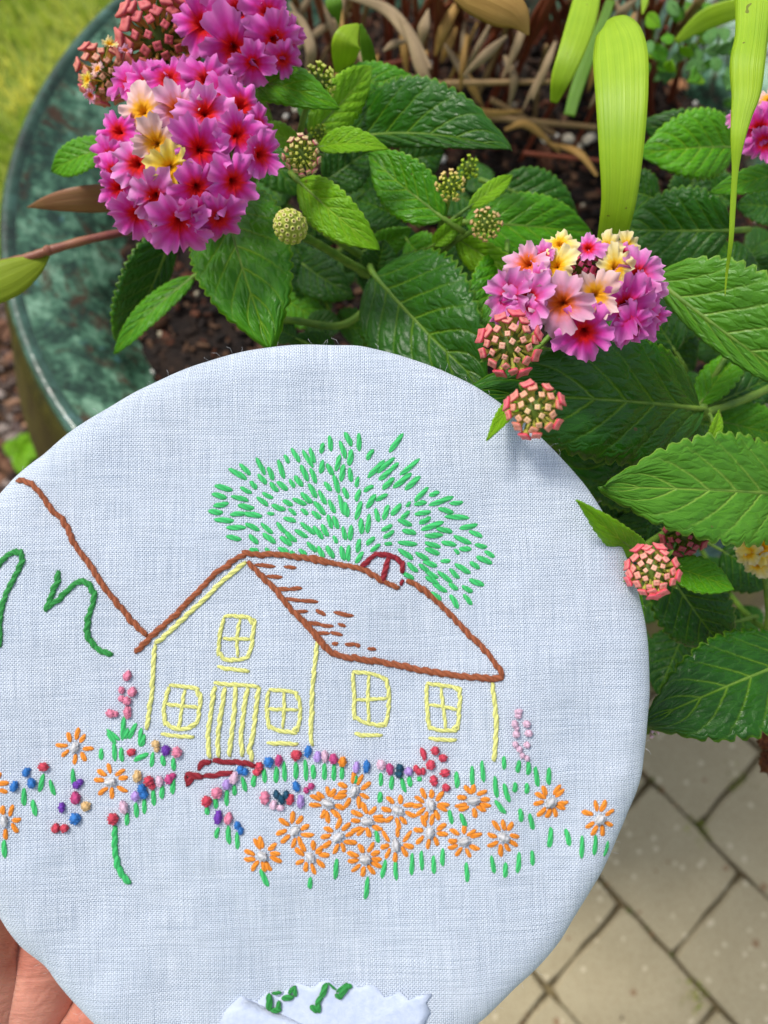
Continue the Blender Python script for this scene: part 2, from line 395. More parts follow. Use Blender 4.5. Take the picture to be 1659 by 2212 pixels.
def paver_mesh(k):
    r = random.Random(k); lx, ly, hh = LEN / 2 - .0010, ROW / 2 - .0010, .045
    n = 6; V = []
    rings = [(1.0, -hh), (1.0, -.006), (.988, -.0016), (.955, 0.0)]
    per = []
    for i in range(n): per.append((-1 + 2 * i / n, -1))
    for i in range(n): per.append((1, -1 + 2 * i / n))
    for i in range(n): per.append((1 - 2 * i / n, 1))
    for i in range(n): per.append((-1, 1 - 2 * i / n))
    jit = [r.uniform(-.0012, .0012) for _ in per]
    for sc_, z in rings:
        for (x, y), j in zip(per, jit):
            c = (abs(x) > .99 and abs(y) > .99)
            k_ = .965 if c else 1
            V.append((x * (lx + j) * (sc_ if abs(x) > .99 else 1) * k_, y * (ly + j) * (sc_ if abs(y) > .99 else 1) * k_, z + (r.uniform(-.0005, .0005) if z == 0 else 0)))
    Fc = grid_faces(4, 4 * n, True); Fc.append(tuple(3 * 4 * n + i for i in range(4 * n)))
    return mesh('paver', V, Fc, PAV, smooth=False)
PM = [paver_mesh(i) for i in range(5)]
ang = math.atan2(e1.y, e1.x); rr = random.Random(11)
for row in range(-9, 8):
    off = {0: S1, -1: 0.0, 1: S1 + (E0 - A1).dot(e1)}.get(row, (row % 2) * S1)
    for k in range(-9, 10):
        # joint at A0 + e1*(off + k*LEN) on this row ; row 0 lies between line A and line B
        c = A0 + e1 * (off + (k + .5) * LEN) + e2 * ((row + .5) * ROW)
        if c.x < 0.03 or c.x > 1.3 or c.y < -.75 or c.y > .6: continue
        o = link('paver', rr.choice(PM), pav); o.location = (c.x, c.y, rr.uniform(-.0015, .001)); o.rotation_euler = (rr.uniform(-.006, .006), rr.uniform(-.006, .006), ang + rr.uniform(-.008, .008))
def joint_place(r):
    k = r.randint(-6, 6)
    if r.random() < .6: p = A0 + e1 * r.uniform(-.6, .6) + e2 * (k * ROW)
    else:
        j = r.randint(-5, 5); p = A0 + e1 * ((k % 2) * S1 + j * LEN) + e2 * ((k + r.random()) * ROW)
    if p.x < -.02: return None
    return Vector((p.x + r.uniform(-.002, .002), p.y + r.uniform(-.002, .002), r.uniform(-.007, -.001)))
tag(link('joint_debris', lumps('joint_debris', 2600, joint_place, lambda r: r.uniform(.0008, .0024), [lin(112, 90, 62), lin(84, 70, 52), lin(128, 98, 62), lin(100, 104, 52)], (1.3, 1, .7), 6, CHIP)),
    'crumbs of soil and moss in the joints of the paving', 'joint debris', kind='stuff')
def moss_place(r):
    cs = [g0(1507, 1787), g0(1505, 2150), g0(1600, 1690), g0(1320, 1965)]
    c = r.choice(cs[:3]); return Vector((c.x + r.gauss(0, .006), c.y + r.gauss(0, .006), r.uniform(-.004, .0005)))
tag(link('moss', lumps('moss', 260, moss_place, lambda r: r.uniform(.0005, .0013), [lin(120, 134, 40), lin(92, 104, 30), lin(150, 150, 70)], (1, 1, .8), 8, CHIP)),
    'small tufts of green moss at the paving joints', 'moss', kind='stuff')

# ================================================================ PLANTER
def m_glaze(name, brown=0.5, tone=1.0):
    s = NT(name); ob = s.obj()
    a = s.noise(ob, 22.0, 6, 0.8, 0.6); b = s.noise(ob, 75.0, 5, 0.8); c = s.noise(ob, 34.0, 6, 0.8, 1.0)
    col = s.ramp(s.math('ADD', s.math('MULTIPLY', a, .6), s.math('MULTIPLY', b, .45)), (0.40, lin(14, 30, 20)), (0.48, lin(34, 68, 50)), (0.54, lin(76, 120, 92)), (0.64, lin(144, 184, 154)))
    f = s.math('MULTIPLY', s.math('SUBTRACT', c, 0.525), 10.0, clamp=True)
    col = s.mix(s.math('MULTIPLY', f, 0.9), col, lin(70, 42, 22))
    col = s.mix(s.math('MULTIPLY', s.math('SUBTRACT', s.noise(ob, 85.0, 3), .66), 7.0, clamp=True), col, lin(80, 128, 140))
    s.bump(s.math('ADD', s.math('MULTIPLY', c, 1.0), b), 0.5, 0.0015)
    return s.set(Base_Color=col, Roughness=s.math('ADD', 0.28, s.math('MULTIPLY', f, 0.5)), Specular_IOR_Level=0.5)
pot = empty('planter', (PC.x, PC.y, 0), 'large round ceramic planter with mottled teal glaze inside holding the flowers', 'planter')
def lathe(name, prof, m, parent, n=160, wob=0.0):
    V = []
    for r, z in prof:
        for j in range(n):
            a = 2 * math.pi * j / n
            rr_ = r * (1 + wob * noise.noise(Vector((math.cos(a) * 2, math.sin(a) * 2, z * 6))))
            V.append((PC.x + rr_ * math.cos(a), PC.y + rr_ * math.sin(a), z))
    return wobj(name, V, grid_faces(len(prof), n, True), m, parent)
def m_outer():
    s = NT('outer_glaze'); ob = s.obj(); a = s.noise(ob, 16.0, 6, .7); b = s.noise(s.scaled(ob, (1, 1, .25)), 60.0, 5, .7)
    col = s.ramp(s.math('ADD', s.math('MULTIPLY', a, .5), s.math('MULTIPLY', b, .5)), (.34, lin(26, 22, 10)), (.5, lin(62, 56, 14)), (.62, lin(88, 84, 26)), (.75, lin(70, 92, 60)))
    s.bump(b, .5, .002); return s.set(Base_Color=col, Roughness=0.4)
lathe('outer_wall', [(0.175, 0.0), (0.19, 0.03), (0.235, .12), (0.275, .22), (0.287, .29), (0.279, .36), (0.262, .41), (PR + .006, Z_RIM - .020), (PR - .0012, Z_RIM - .010)], m_outer(), pot, wob=.004)
s_ = NT('worn_rim_glint'); ob_ = s_.obj()
cc = s_.ramp(s_.math('ADD', s_.math('MULTIPLY', s_.noise(ob_, 70.0, 5, .8), .45), s_.math('MULTIPLY', s_.noise(ob_, 9.0, 3), .60)), (.40, lin(16, 26, 16)), (.50, lin(34, 62, 46)), (.60, lin(62, 98, 84)), (.74, lin(128, 156, 180)))  # worn green glaze, with the lip's bluish glint painted in as the last stop
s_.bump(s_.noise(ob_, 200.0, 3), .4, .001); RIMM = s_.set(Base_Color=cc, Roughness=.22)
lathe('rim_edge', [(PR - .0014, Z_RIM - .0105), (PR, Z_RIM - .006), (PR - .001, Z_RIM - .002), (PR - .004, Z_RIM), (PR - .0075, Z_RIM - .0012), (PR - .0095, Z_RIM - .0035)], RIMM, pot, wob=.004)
lathe('inner_wall', [(PR - .0093, Z_RIM - .0032), (PR - .013, Z_RIM - .006), (PR - .024, Z_RIM - .013), (PR - .038, Z_RIM - .025), (PR - .052, Z_RIM - .042), (PR - .062, Z_SOIL - .01), (PR - .075, Z_SOIL - .05)], m_glaze('inner_glaze'), pot, wob=.004)

# soil
SR = PR - .056
V = []; NR_, NA = 70, 180
for i in range(NR_):
    for j in range(NA):
        r = SR * 1.02 * i / (NR_ - 1); a = 2 * math.pi * j / NA
        x, y = PC.x + r * math.cos(a), PC.y + r * math.sin(a)
        z = Z_SOIL + .006 * noise.noise(Vector((x * 40, y * 40, 2))) + .003 * noise.noise(Vector((x * 150, y * 150, 5))) + .006 * (r / SR) ** 4
        V.append((x, y, z))
SOILM = m_simple('potting_soil', lin(16, 10, 8), lin(44, 30, 20), 120, 0.95, 0.003, 400)
tag(link('soil', mesh('soil', V, grid_faces(NR_, NA, True), SOILM)), kind='structure')
def soil_place(r):
    a = r.uniform(0, 6.283); q = SR * r.random() ** .5 * 1.03
    if r.random() < .25: q = SR * r.uniform(.9, 1.12)
    z = Z_SOIL + .004 + max(0, q - SR) * .8
    return Vector((PC.x + q * math.cos(a), PC.y + q * math.sin(a), z + r.uniform(-.002, .003)))
tag(link('soil_crumbs', lumps('soil_crumbs', 9000, soil_place, lambda r: r.uniform(.0009, .0034), [lin(36, 24, 16), lin(56, 38, 26), lin(22, 15, 11), lin(30, 20, 15), lin(84, 60, 42), lin(80, 46, 30)], (1.6, .8, .6), 9, CHIP)),
    'dark crumbs and bark pieces of potting soil inside the planter', 'potting soil', kind='stuff')
tag(link('perlite', lumps('perlite', 190, soil_place, lambda r: r.uniform(.0014, .0030), [lin(226, 218, 196), lin(200, 188, 160), lin(236, 232, 220)], (1, 1, .9), 10, CHIP)),
    'small white perlite grains scattered on the potting soil', 'perlite', kind='stuff')
def debris(px, py):
    return on_z(px, py, Z_SOIL + .006)
for (px, py, s, c, lb, ct, gp) in [
    (75, 495, .0040, 0, 'white perlite lump on the planter wall above the reddish trailing stem', 'perlite lump', None),
    (238, 575, .0032, 0, 'white perlite lump on soil left of the dark leaf below the flowers', 'perlite lump', None),
    (1174, 304, .0055, 0, 'round white perlite lump, leftmost of the cluster beside the broad lime blade', 'perlite lump', 'white lumps by the lime blade'),
    (1228, 302, .0062, 0, 'largest white perlite lump in the cluster beside the broad lime blade', 'perlite lump', 'white lumps by the lime blade'),
    (1250, 318, .0042, 0, 'small white perlite lump, lowest of the cluster beside the broad lime blade', 'perlite lump', 'white lumps by the lime blade'),
    (1272, 298, .0040, 0, 'small white perlite lump touching the edge of the broad lime blade', 'perlite lump', 'white lumps by the lime blade'),
    (1100, 155, .013, 1, 'grey rounded pebble at the foot of the red canes', 'pebble', None),
    (1478, 178, .010, 2, 'tan piece of bark on soil left of the leafy herb', 'bark piece', None),
    (1180, 345, .008, 3, 'reddish bark piece on soil below the white perlite cluster', 'bark piece', None),
    (345, 690, .011, 4, 'dark brown bark piece on soil below the big magenta flower head', 'bark piece', None)]:
    p = debris(px, py); cols = [lin(226, 216, 190), lin(108, 100, 88), lin(186, 132, 92), lin(96, 60, 40), lin(84, 54, 34)]
    me = lumps('pebble', 1, lambda r: Vector((0, 0, 0)), lambda r: s, [cols[c]], (1.1, .9, .6), int(px + py), CHIP, smooth=True)
    o = link('perlite_lump' if c == 0 else 'pebble' if c == 1 else 'bark_piece', me); o.location = p
    tag(o, lb, ct, gp)

# ================================================================ LANTANA
LB = Vector((0.06, 0.33, Z_SOIL))
lant = empty('lantana_plant', LB, 'bushy lantana with magenta, pink and yellow flower heads over serrated green leaves', 'lantana')

def leaf(parent, b, t, hw, kind='mid', roll=0.0, fold=0.25, bow=0.08, side=0.0, teeth=None, wl=1.0, wr=1.0, seed=0, petiole=True, crin=1.0, name='leaf', mat=None, nrm=None):
    """b, t = (px, py, depth) of base and tip; hw half width in picture units; wl / wr scale either half."""
    B = at(*b); T = at(*t); ax = T - B; L = ax.length; y = ax.normalized()
    mid = (B + T) / 2
    n = nrm if nrm else (cam_loc - mid).normalized()
    n = (n - y * n.dot(y)).normalized()
    x = y.cross(n).normalized()
    R = Matrix.Rotation(math.radians(roll), 3, y); n = R @ n; x = R @ x
    W_ = 1.08 * hw * ((b[2] + t[2]) / 2) / F_PX
    nl = 64 if L > .02 else 40; nw = 21
    r = random.Random(seed * 77 + int(b[0] + t[1]))
    nt = teeth or max(9, int(L / .0022)); nt = min(nt, 20)
    V = []; UV = []
    ph = r.uniform(0, 6)
    NV = 7
    for i in range(nl):
        v = i / (nl - 1)
        prof = (v ** .62) * ((1 - v) ** .80) / .413
        if v > .82: prof *= 1 - .35 * ((v - .82) / .18) * (1 - (v - .82) / .18)
        saw = (nt * v) % 1.0
        sc_ = (math.sin(math.pi * saw) ** .65)
        for j in range(nw):
            u = -1 + 2 * j / (nw - 1); au = abs(u)
            edge = 1 + (.14 * sc_ - .05) * (au ** 4) * min(1, prof * 2.2) if 0 < v < 1 else 1
            ww = W_ * prof * edge * (wl if u < 0 else wr)
            px_ = u * ww
            q = (v - .30 * au) * NV
            blis = abs(math.sin(math.pi * (q + .5))) if False else 1 - abs(((q) % 1.0) - .5) * 2
            blis = 1 - (1 - blis) ** 2
            hgt = fold * au * ww * (1 - .35 * au)
            hgt += crin * W_ * .075 * (blis - .4) * min(1, au * 4) * (1 - au ** 6) * min(1, prof * 1.5)
            hgt += bow * L * math.sin(math.pi * v) * .8 - .10 * L * max(0, v - .55) ** 1.6
            hgt += W_ * .10 * math.sin(5 * v + ph + 1.7 * u) * au
            hgt -= W_ * .05 * au ** 8 * (1 + sc_)
            sd_ = side * L * math.sin(math.pi * v)
            pos = B + y * (v * L + .05 * L * au * prof * .6 * (1 if v < .9 else 0) * (-.3)) + x * (px_ + sd_) + n * hgt
            V.append(pos); UV.append((u * .5 + .5, v))
    o = wobj(name, V, grid_faces(nl, nw), mat or LEAF[kind], parent, uv=UV)
    sol = o.modifiers.new('thickness', 'SOLIDIFY'); sol.thickness = .00022; sol.offset = -1
    # raised midrib and petiole as one sub-part
    if petiole:
        back = B - y * .006 - n * .004
        pth = [back, B - y * .0015 - n * .001, B.lerp(T, .02)] + [V[i * nw + nw // 2] - n * .00035 for i in range(5, nl - 6, 6)]
        tv, tf = tube_geo(smooth_path(pth, 18), lambda s: .00085 * (1 - .8 * s) * min(1.3, max(.5, L / .03)), 6)
        wobj('midrib', tv, tf, STEMG, o)
    return o

def stem(parent, pts, r0, r1=None, m=STEMG, name='branch', n=24):
    P = smooth_path([at(*p) for p in pts], n)
    d = pts[len(pts) // 2][2]
    a = r0 * d / F_PX; b_ = (r1 if r1 is not None else r0) * d / F_PX
    nodes = random.Random(int(pts[0][0]))
    ph = nodes.uniform(0, 6)
    tv, tf = tube_geo(P, lambda s: (a + (b_ - a) * s) * (1 + .06 * math.sin(40 * s + ph)), 8)
    return wobj(name, tv, tf, m, parent)

# (base, tip, half width, kind, options)   positions in picture units with distance from the camera
LV = [
 # left group
 ((242,312,.250),(108,372,.262),34,'mid',dict(roll=18,fold=.3,bow=.1)),
 ((508,182,.238),(728,228,.222),47,'mid',dict(roll=-24,fold=.3,bow=.16,wl=1.15,wr=.85)),
 ((672,292,.246),(806,140,.252),46,'bright',dict(roll=12,fold=.25,bow=.05)),
 ((712,190,.262),(924,192,.258),34,'mid',dict(roll=-30,fold=.4,bow=.15,wl=1.2)),
 ((742,300,.262),(1098,318,.236),78,'dark',dict(roll=-16,fold=.30,bow=.07,wl=1.35,wr=.35,teeth=20,side=-.03)),
 ((688,318,.226),(838,320,.222),30,'bright',dict(roll=-25,fold=.35,bow=.16,wl=1.1,wr=.7)),
 ((650,312,.238),(560,276,.246),24,'bright',dict(roll=10,fold=.3,bow=.12)),
 ((958,472,.232),(792,332,.238),54,'mid',dict(roll=-10,fold=.3,bow=.08,wl=1.05,wr=1.1)),
 ((645,392,.226),(815,538,.220),48,'bright',dict(roll=6,fold=.28,bow=.12)),
 ((700,392,.272),(802,322,.272),52,'dark',dict(roll=0)),
 ((482,412,.240),(580,748,.222),104,'mid',dict(roll=12,fold=.22,bow=.10,wl=1.1,wr=.95,teeth=19)),
 ((372,505,.262),(258,745,.268),70,'dark',dict(roll=-30,fold=.35,bow=.08,wl=.5,wr=1.2)),
 ((418,598,.256),(243,762,.256),30,'mid',dict(roll=30,fold=.4,bow=.08)),
 ((806,592,.250),(1044,838,.226),118,'dark',dict(roll=14,fold=.18,bow=.05,wl=1.22,wr=1.05,teeth=19)),
 ((812,596,.262),(830,520,.255),40,'dark',dict(roll=0)),
 ((705,655,.290),(634,528,.282),52,'dark',dict(roll=8)),
 ((800,540,.268),(888,494,.262),30,'mid',dict(roll=20)),
 ((725,760,.268),(622,735,.262),36,'dark',dict(roll=-10)),
 ((660,700,.285),(745,700,.285),30,'dark',dict(roll=0)),
 ((1095,545,.240),(1010,722,.232),52,'mid',dict(roll=-18,fold=.3,bow=.1)),
 ((985,512,.240),(1145,600,.232),48,'bright',dict(roll=24,fold=.25,bow=.08,wl=.7)),
 ((1005,480,.252),(1285,505,.262),66,'mid',dict(roll=-14,fold=.25,bow=.06)),
 ((1075,400,.285),(1250,470,.290),60,'dark',dict(roll=-8,fold=.2)),
 ((1012,448,.232),(1110,376,.238),19,'bright',dict(roll=0,fold=.3)),
 ((935,530,.238),(1000,470,.232),20,'bright',dict(roll=14)),
 ((640,560,.285),(760,640,.275),50,'dark',dict(roll=10)),
 ((600,640,.29),(700,700,.285),44,'mid',dict(roll=-10)),
 ((880,520,.262),(960,600,.255),48,'mid',dict(roll=12)),
 ((640,730,.262),(560,690,.27),30,'dark',dict(roll=0)),
 ((860,350,.285),(960,330,.285),46,'dark',dict(roll=0)),
 ((1290,600,.27),(1400,560,.27),46,'dark',dict(roll=0)),
 ((740,260,.285),(640,230,.285),44,'dark',dict(roll=0)),
 ((560,300,.285),(640,420,.285),50,'dark',dict(roll=0)),
 ((1420,430,.285),(1330,400,.29),46,'dark',dict(roll=0)),
 ((1460,760,.262),(1380,640,.27),52,'dark',dict(roll=6)),
 ((870,470,.275),(770,430,.275),46,'dark',dict(roll=10)),
 ((770,470,.280),(880,430,.285),44,'dark',dict(roll=0)),
 ((900,600,.282),(960,540,.290),50,'dark',dict(roll=0)),
 # right group
 ((1600,300,.285),(1388,268,.282),52,'dark',dict(roll=-16,fold=.25,wl=1.1)),
 ((1592,318,.268),(1385,330,.262),72,'mid',dict(roll=12,fold=.25,bow=.1,wl=.9,wr=1.05)),
 ((1580,498,.256),(1338,495,.262),86,'dark',dict(roll=-6,fold=.22,bow=.06)),
 ((1700,372,.248),(1536,414,.244),28,'mid',dict(roll=10,fold=.3)),
 ((1412,600,.220),(1790,872,.212),100,'soft',dict(roll=8,fold=.16,bow=.12,wl=1.35,wr=.40,teeth=19)),
 ((1518,884,.226),(1022,848,.188),128,'dark',dict(roll=8,fold=.20,bow=.07,wl=1.02,wr=1.02,teeth=19)),
 ((1515,985,.240),(1190,925,.226),88,'dark',dict(roll=-6,fold=.15,bow=.05,wl=1.25,wr=.5,side=-.09)),
 ((1128,862,.178),(1054,944,.158),19,'bright',dict(roll=20,fold=.35)),
 ((1740,1072,.214),(1312,1050,.190),108,'soft',dict(roll=6,fold=.24,bow=.07,wl=1.05,wr=1.12,teeth=18)),
 ((1380,1190,.186),(1254,1090,.158),31,'bright',dict(roll=-8,fold=.3,bow=.12)),
 ((1448,1222,.212),(1586,1272,.206),38,'mid',dict(roll=-14,fold=.3,bow=.06)),
 ((1435,1225,.228),(1570,1410,.232),76,'dark',dict(roll=10,fold=.2)),
 ((1382,1275,.205),(1400,1432,.215),17,'mid',dict(roll=40,fold=.5)),
 ((1760,1408,.222),(1398,1556,.206),104,'dark',dict(roll=8,fold=.18,bow=.06,teeth=18,wr=1.0,wl=1.15)),
 ((1512,872,.240),(1612,752,.240),42,'mid',dict(roll=-25,fold=.3)),
 ((1530,880,.250),(1700,800,.256),46,'dark',dict(roll=0)),
 ((1532,905,.246),(1710,950,.250),52,'mid',dict(roll=-10)),
 ((1528,968,.222),(1556,884,.222),15,'bright',dict(roll=35,fold=.5)),
 ((1500,620,.275),(1400,760,.275),60,'dark',dict(roll=0)),
 ((1380,700,.290),(1500,800,.290),70,'dark',dict(roll=0)),
 ((1620,560,.275),(1700,640,.28),50,'dark',dict(roll=0)),
 ((1620,640,.262),(1560,520,.28),40,'dark',dict(roll=0)),
 ((1290,1020,.240),(1370,1140,.250),44,'dark',dict(roll=0)),
 ((1400,1180,.240),(1500,1110,.240),40,'dark',dict(roll=0)),
 ((1330,1120,.245),(1440,1210,.240),50,'dark',dict(roll=0)),
 ((1560,1190,.250),(1680,1260,.250),60,'dark',dict(roll=0)),
 ((1480,1360,.262),(1420,1500,.260),60,'dark',dict(roll=0)),
 ((1600,1340,.27),(1440,1380,.275),70,'dark',dict(roll=0)),
]
for i, (b, t, hw, kd, kw) in enumerate(LV):
    leaf(lant, b, t, hw, kd, seed=i, **kw)
# leaves deep inside the bush, standing where branches carry them
rb = random.Random(21)
deep = [(x, y) for x in range(640, 1700, 95) for y in range(430, 1500, 95)]
for (x, y) in deep:
    if x < 820 and y > 740: continue
    if y > 800 and x < 1150: continue
    if y > 1150 and x < 1380: continue
    if y < 560 and x > 1080 and x < 1330: continue
    if y > 1420: continue
    cx, cy = x + rb.uniform(-35, 35), y + rb.uniform(-35, 35)
    a = rb.uniform(0, 6.28); ln = rb.uniform(70, 110); d = rb.uniform(.29, .33)
    leaf(lant, (cx, cy, d), (cx + ln * math.cos(a), cy + ln * math.sin(a), d + rb.uniform(-.01, .012)), rb.uniform(38, 52), 'dark', roll=rb.uniform(-25, 25), seed=int(x + y), petiole=False)

def soilpt(px, py): 
    p = on_z(px, py, Z_SOIL); return (px, py, (p - cam_loc).dot(FW))
ROOT = (790, 560)
def branch(pts, r=7, r1=5): stem(lant, pts, r, r1)
sp = soilpt(*ROOT)
branch([soilpt(760, 520), (690, 560, .34), (560, 470, .27), (430, 360, .235)], 9, 7)
branch([soilpt(740, 480), (640, 380, .34), (560, 200, .28), (520, 110, .255)], 8, 6)
branch([soilpt(690, 500), (520, 360, .34), (400, 200, .29), (350, 120, .27)], 7, 5)
branch([soilpt(690, 500), (500, 380, .34), (330, 250, .30), (240, 175, .272)], 6, 5)
branch([soilpt(800, 560), (790, 590, .31), (770, 575, .262)], 10, 8)
branch([(810, 600, .262), (765, 575, .252), (700, 535, .236), (645, 505, .222)], 10, 9)
branch([(820, 575, .268), (770, 545, .262), (700, 500, .252), (660, 470, .25)], 9, 8)
branch([(655, 420, .262), (650, 380, .238), (652, 345, .228)], 7, 6)
branch([(640, 330, .25), (650, 280, .24), (662, 232, .236), (682, 190, .232)], 8, 6)
branch([soilpt(900, 560), (930, 600, .30), (945, 520, .25), (960, 460, .236), (972, 420, .228)], 9, 6)
branch([(940, 560, .252), (985, 520, .238), (1040, 490, .230)], 7, 5)
branch([(1002, 400, .262), (1010, 370, .25), (1013, 355, .24)], 6, 5)
branch([(560, 690, .262), (630, 692, .262), (740, 702, .268), (820, 640, .275)], 8, 8)
branch([soilpt(960, 640), (1020, 700, .30), (1160, 690, .24), (1230, 670, .200)], 9, 6)
branch([(1230, 680, .215), (1150, 760, .215), (1102, 750, .190)], 6, 5)
branch([(1240, 860, .232), (1190, 890, .200), (1158, 890, .166)], 6, 5)
branch([soilpt(1100, 700), (1350, 880, .30), (1500, 880, .245), (1520, 880, .236)], 9, 8)
branch([(1700, 820, .25), (1610, 862, .242), (1520, 895, .238), (1480, 930, .25)], 9, 9)
branch([(1508, 868, .245), (1545, 810, .24), (1580, 752, .238)], 8, 6)
branch([(1520, 880, .238), (1545, 920, .232), (1575, 965, .232), (1640, 1000, .24)], 7, 7)
branch([soilpt(1150, 760), (1400, 1120, .30), (1390, 1200, .22), (1405, 1230, .176)], 8, 6)
branch([(1375, 1195, .222), (1430, 1155, .214), (1500, 1130, .214), (1600, 1120, .23)], 8, 7)
branch([(1600, 1480, .262), (1655, 1360, .245), (1652, 1240, .225), (1645, 1195, .222)], 7, 6)
branch([soilpt(1300, 800), (1560, 1060, .30), (1700, 1050, .24), (1745, 1072, .216)], 8, 6)
branch([soilpt(1300, 800), (1560, 1260, .30), (1740, 1380, .24), (1765, 1408, .223)], 8, 6)

# ---- florets
def petal_col(kind, r, th):
    def L3(a, b, t): t = max(0, min(1, t)); return tuple(a[k] + (b[k] - a[k]) * t for k in range(3))
    K = {'magenta': (lin(222, 4, 8), lin(214, 12, 104), lin(222, 58, 172), lin(238, 134, 212)),
         'rose': (lin(228, 24, 4), lin(226, 56, 124), lin(232, 104, 192), lin(244, 172, 224)),
         'pink': (lin(232, 104, 14), lin(236, 120, 90), lin(234, 156, 190), lin(240, 190, 212)),
         'peach': (lin(250, 176, 12), lin(248, 178, 60), lin(240, 190, 176), lin(244, 208, 206)),
         'cream': (lin(252, 180, 0), lin(252, 204, 36), lin(248, 224, 130), lin(246, 232, 184)),
         'yellow': (lin(250, 184, 6), lin(252, 204, 20), lin(250, 216, 72), lin(248, 228, 140))}[kind]
    j = .03 * math.sin(9 * th) + .02 * math.sin(17 * th + 1)
    rr_ = r + j
    if r < .09: return L3(tuple(x * .45 for x in K[0]), K[0], r / .09)
    if rr_ < .27: return K[0]
    if rr_ < .37: return L3(K[0], K[1], (rr_ - .27) / .10)
    if rr_ < .50: return L3(K[1], K[2], (rr_ - .37) / .13)
    if rr_ < .62: return L3(K[1], K[2], (rr_ - .42) / .2)
    c = L3(K[2], K[3], (rr_ - .62) / .38)
    return tuple(x * (1 - .07 * (math.sin(th * 24 + 3 * math.sin(th * 3)) > .3)) for x in c)
FCACHE = {}
def floret_mesh(shape, kind):
    if (shape, kind) in FCACHE: return FCACHE[shape, kind]
    r_ = random.Random(shape * 13 + 5); nA, nR = 64, 12
    lobes = 5 if shape % 5 == 1 else 4
    la = [r_.uniform(.82, 1.12) for _ in range(lobes)]; ph = [r_.uniform(0, 6) for _ in range(4)]
    cup = r_.uniform(-.05, .12) if shape % 4 else .24
    asym = r_.uniform(-.1, .1)
    V, cl = [], []
    for i in range(nR):
        s = i / (nR - 1)
        for j in range(nA):
            th = 2 * math.pi * j / nA
            l = (th / (2 * math.pi) * lobes + 0.5) % lobes; k = int(l); fr = l - k
            lob = (math.sin(math.pi * fr)) ** .34
            amp = la[k] * (1 + .08 * math.sin(9 * th + ph[0]) * lob + .045 * math.sin(23 * th + ph[3]) + .02 * math.sin(41 * th))
            Rm = (.57 + .43 * lob) * amp
            rad = s * Rm if s < .4 else (.4 * min(1, Rm) + (s - .4) / .6 * (Rm - .4 * min(1, Rm)))
            z = cup * s ** 1.5 - .38 * math.exp(-(s / .13) ** 2) + .10 * s ** 2.5 * math.sin(lobes * th + ph[1]) + .12 * s ** 4 * math.sin(13 * th + ph[2]) + .04 * s ** 6 * math.sin(29 * th)
            z -= .30 * max(0, s - .6) ** 1.2 * (1.4 if (k + shape) % 2 else .1) + .10 * s * s * math.sin(th + ph[0])
            z += .05 * (1 - lob) * s
            V.append((rad * math.cos(th), rad * math.sin(th), z)); cl.append(petal_col(kind, rad if rad < .45 else max(.45, s), th))
    Fc = grid_faces(nR, nA, True)
    # tube of the corolla behind
    b = len(V); dark = tuple(x * .6 for x in petal_col(kind, .5, 0))
    for (rr2, z) in ((.16, -.16), (.11, -.5), (.09, -1.0), (.07, -1.3)):
        for j in range(10):
            a = 2 * math.pi * j / 10; V.append((rr2 * math.cos(a), rr2 * math.sin(a), z)); cl.append(dark)
    Fc += grid_faces(4, 10, True, b)
    FCACHE[shape, kind] = mesh('floret', V, Fc, PETAL, col=cl); return FCACHE[shape, kind]

def bud_geo(V, Fc, cl, c, n, r, ln, rot, ctop, cside, cst, openness=1.0):
    """one square-shouldered bud on its tube: c base, n outward"""
    x = n.orthogonal().normalized(); y = n.cross(x)
    b = len(V); k = 12
    prof = [(.30, 0, cst), (.34, ln * .55, cst), (.55, ln * .8, cst), (.86, ln * .93, cside), (1.0, ln * 1.02, cside), (.90, ln * 1.10, ctop), (.40, ln * 1.10, ctop), (.0, ln * 1.04, cside)]
    for pr, z, col in prof:
        for j in range(k):
            a = 2 * math.pi * j / k
            sq = 1.0
            if pr > .5: sq = .62 + .60 * abs(math.cos(2 * a)) ** 1.1
            if pr == .90: z2 = z - r * .22 * (1 - abs(math.cos(2 * a)))
            else: z2 = z
            a2 = a + rot
            V.append(c + (x * math.cos(a2) + y * math.sin(a2)) * r * pr * sq + n * z2); cl.append(col)
    Fc += grid_faces(len(prof), k, True, b)

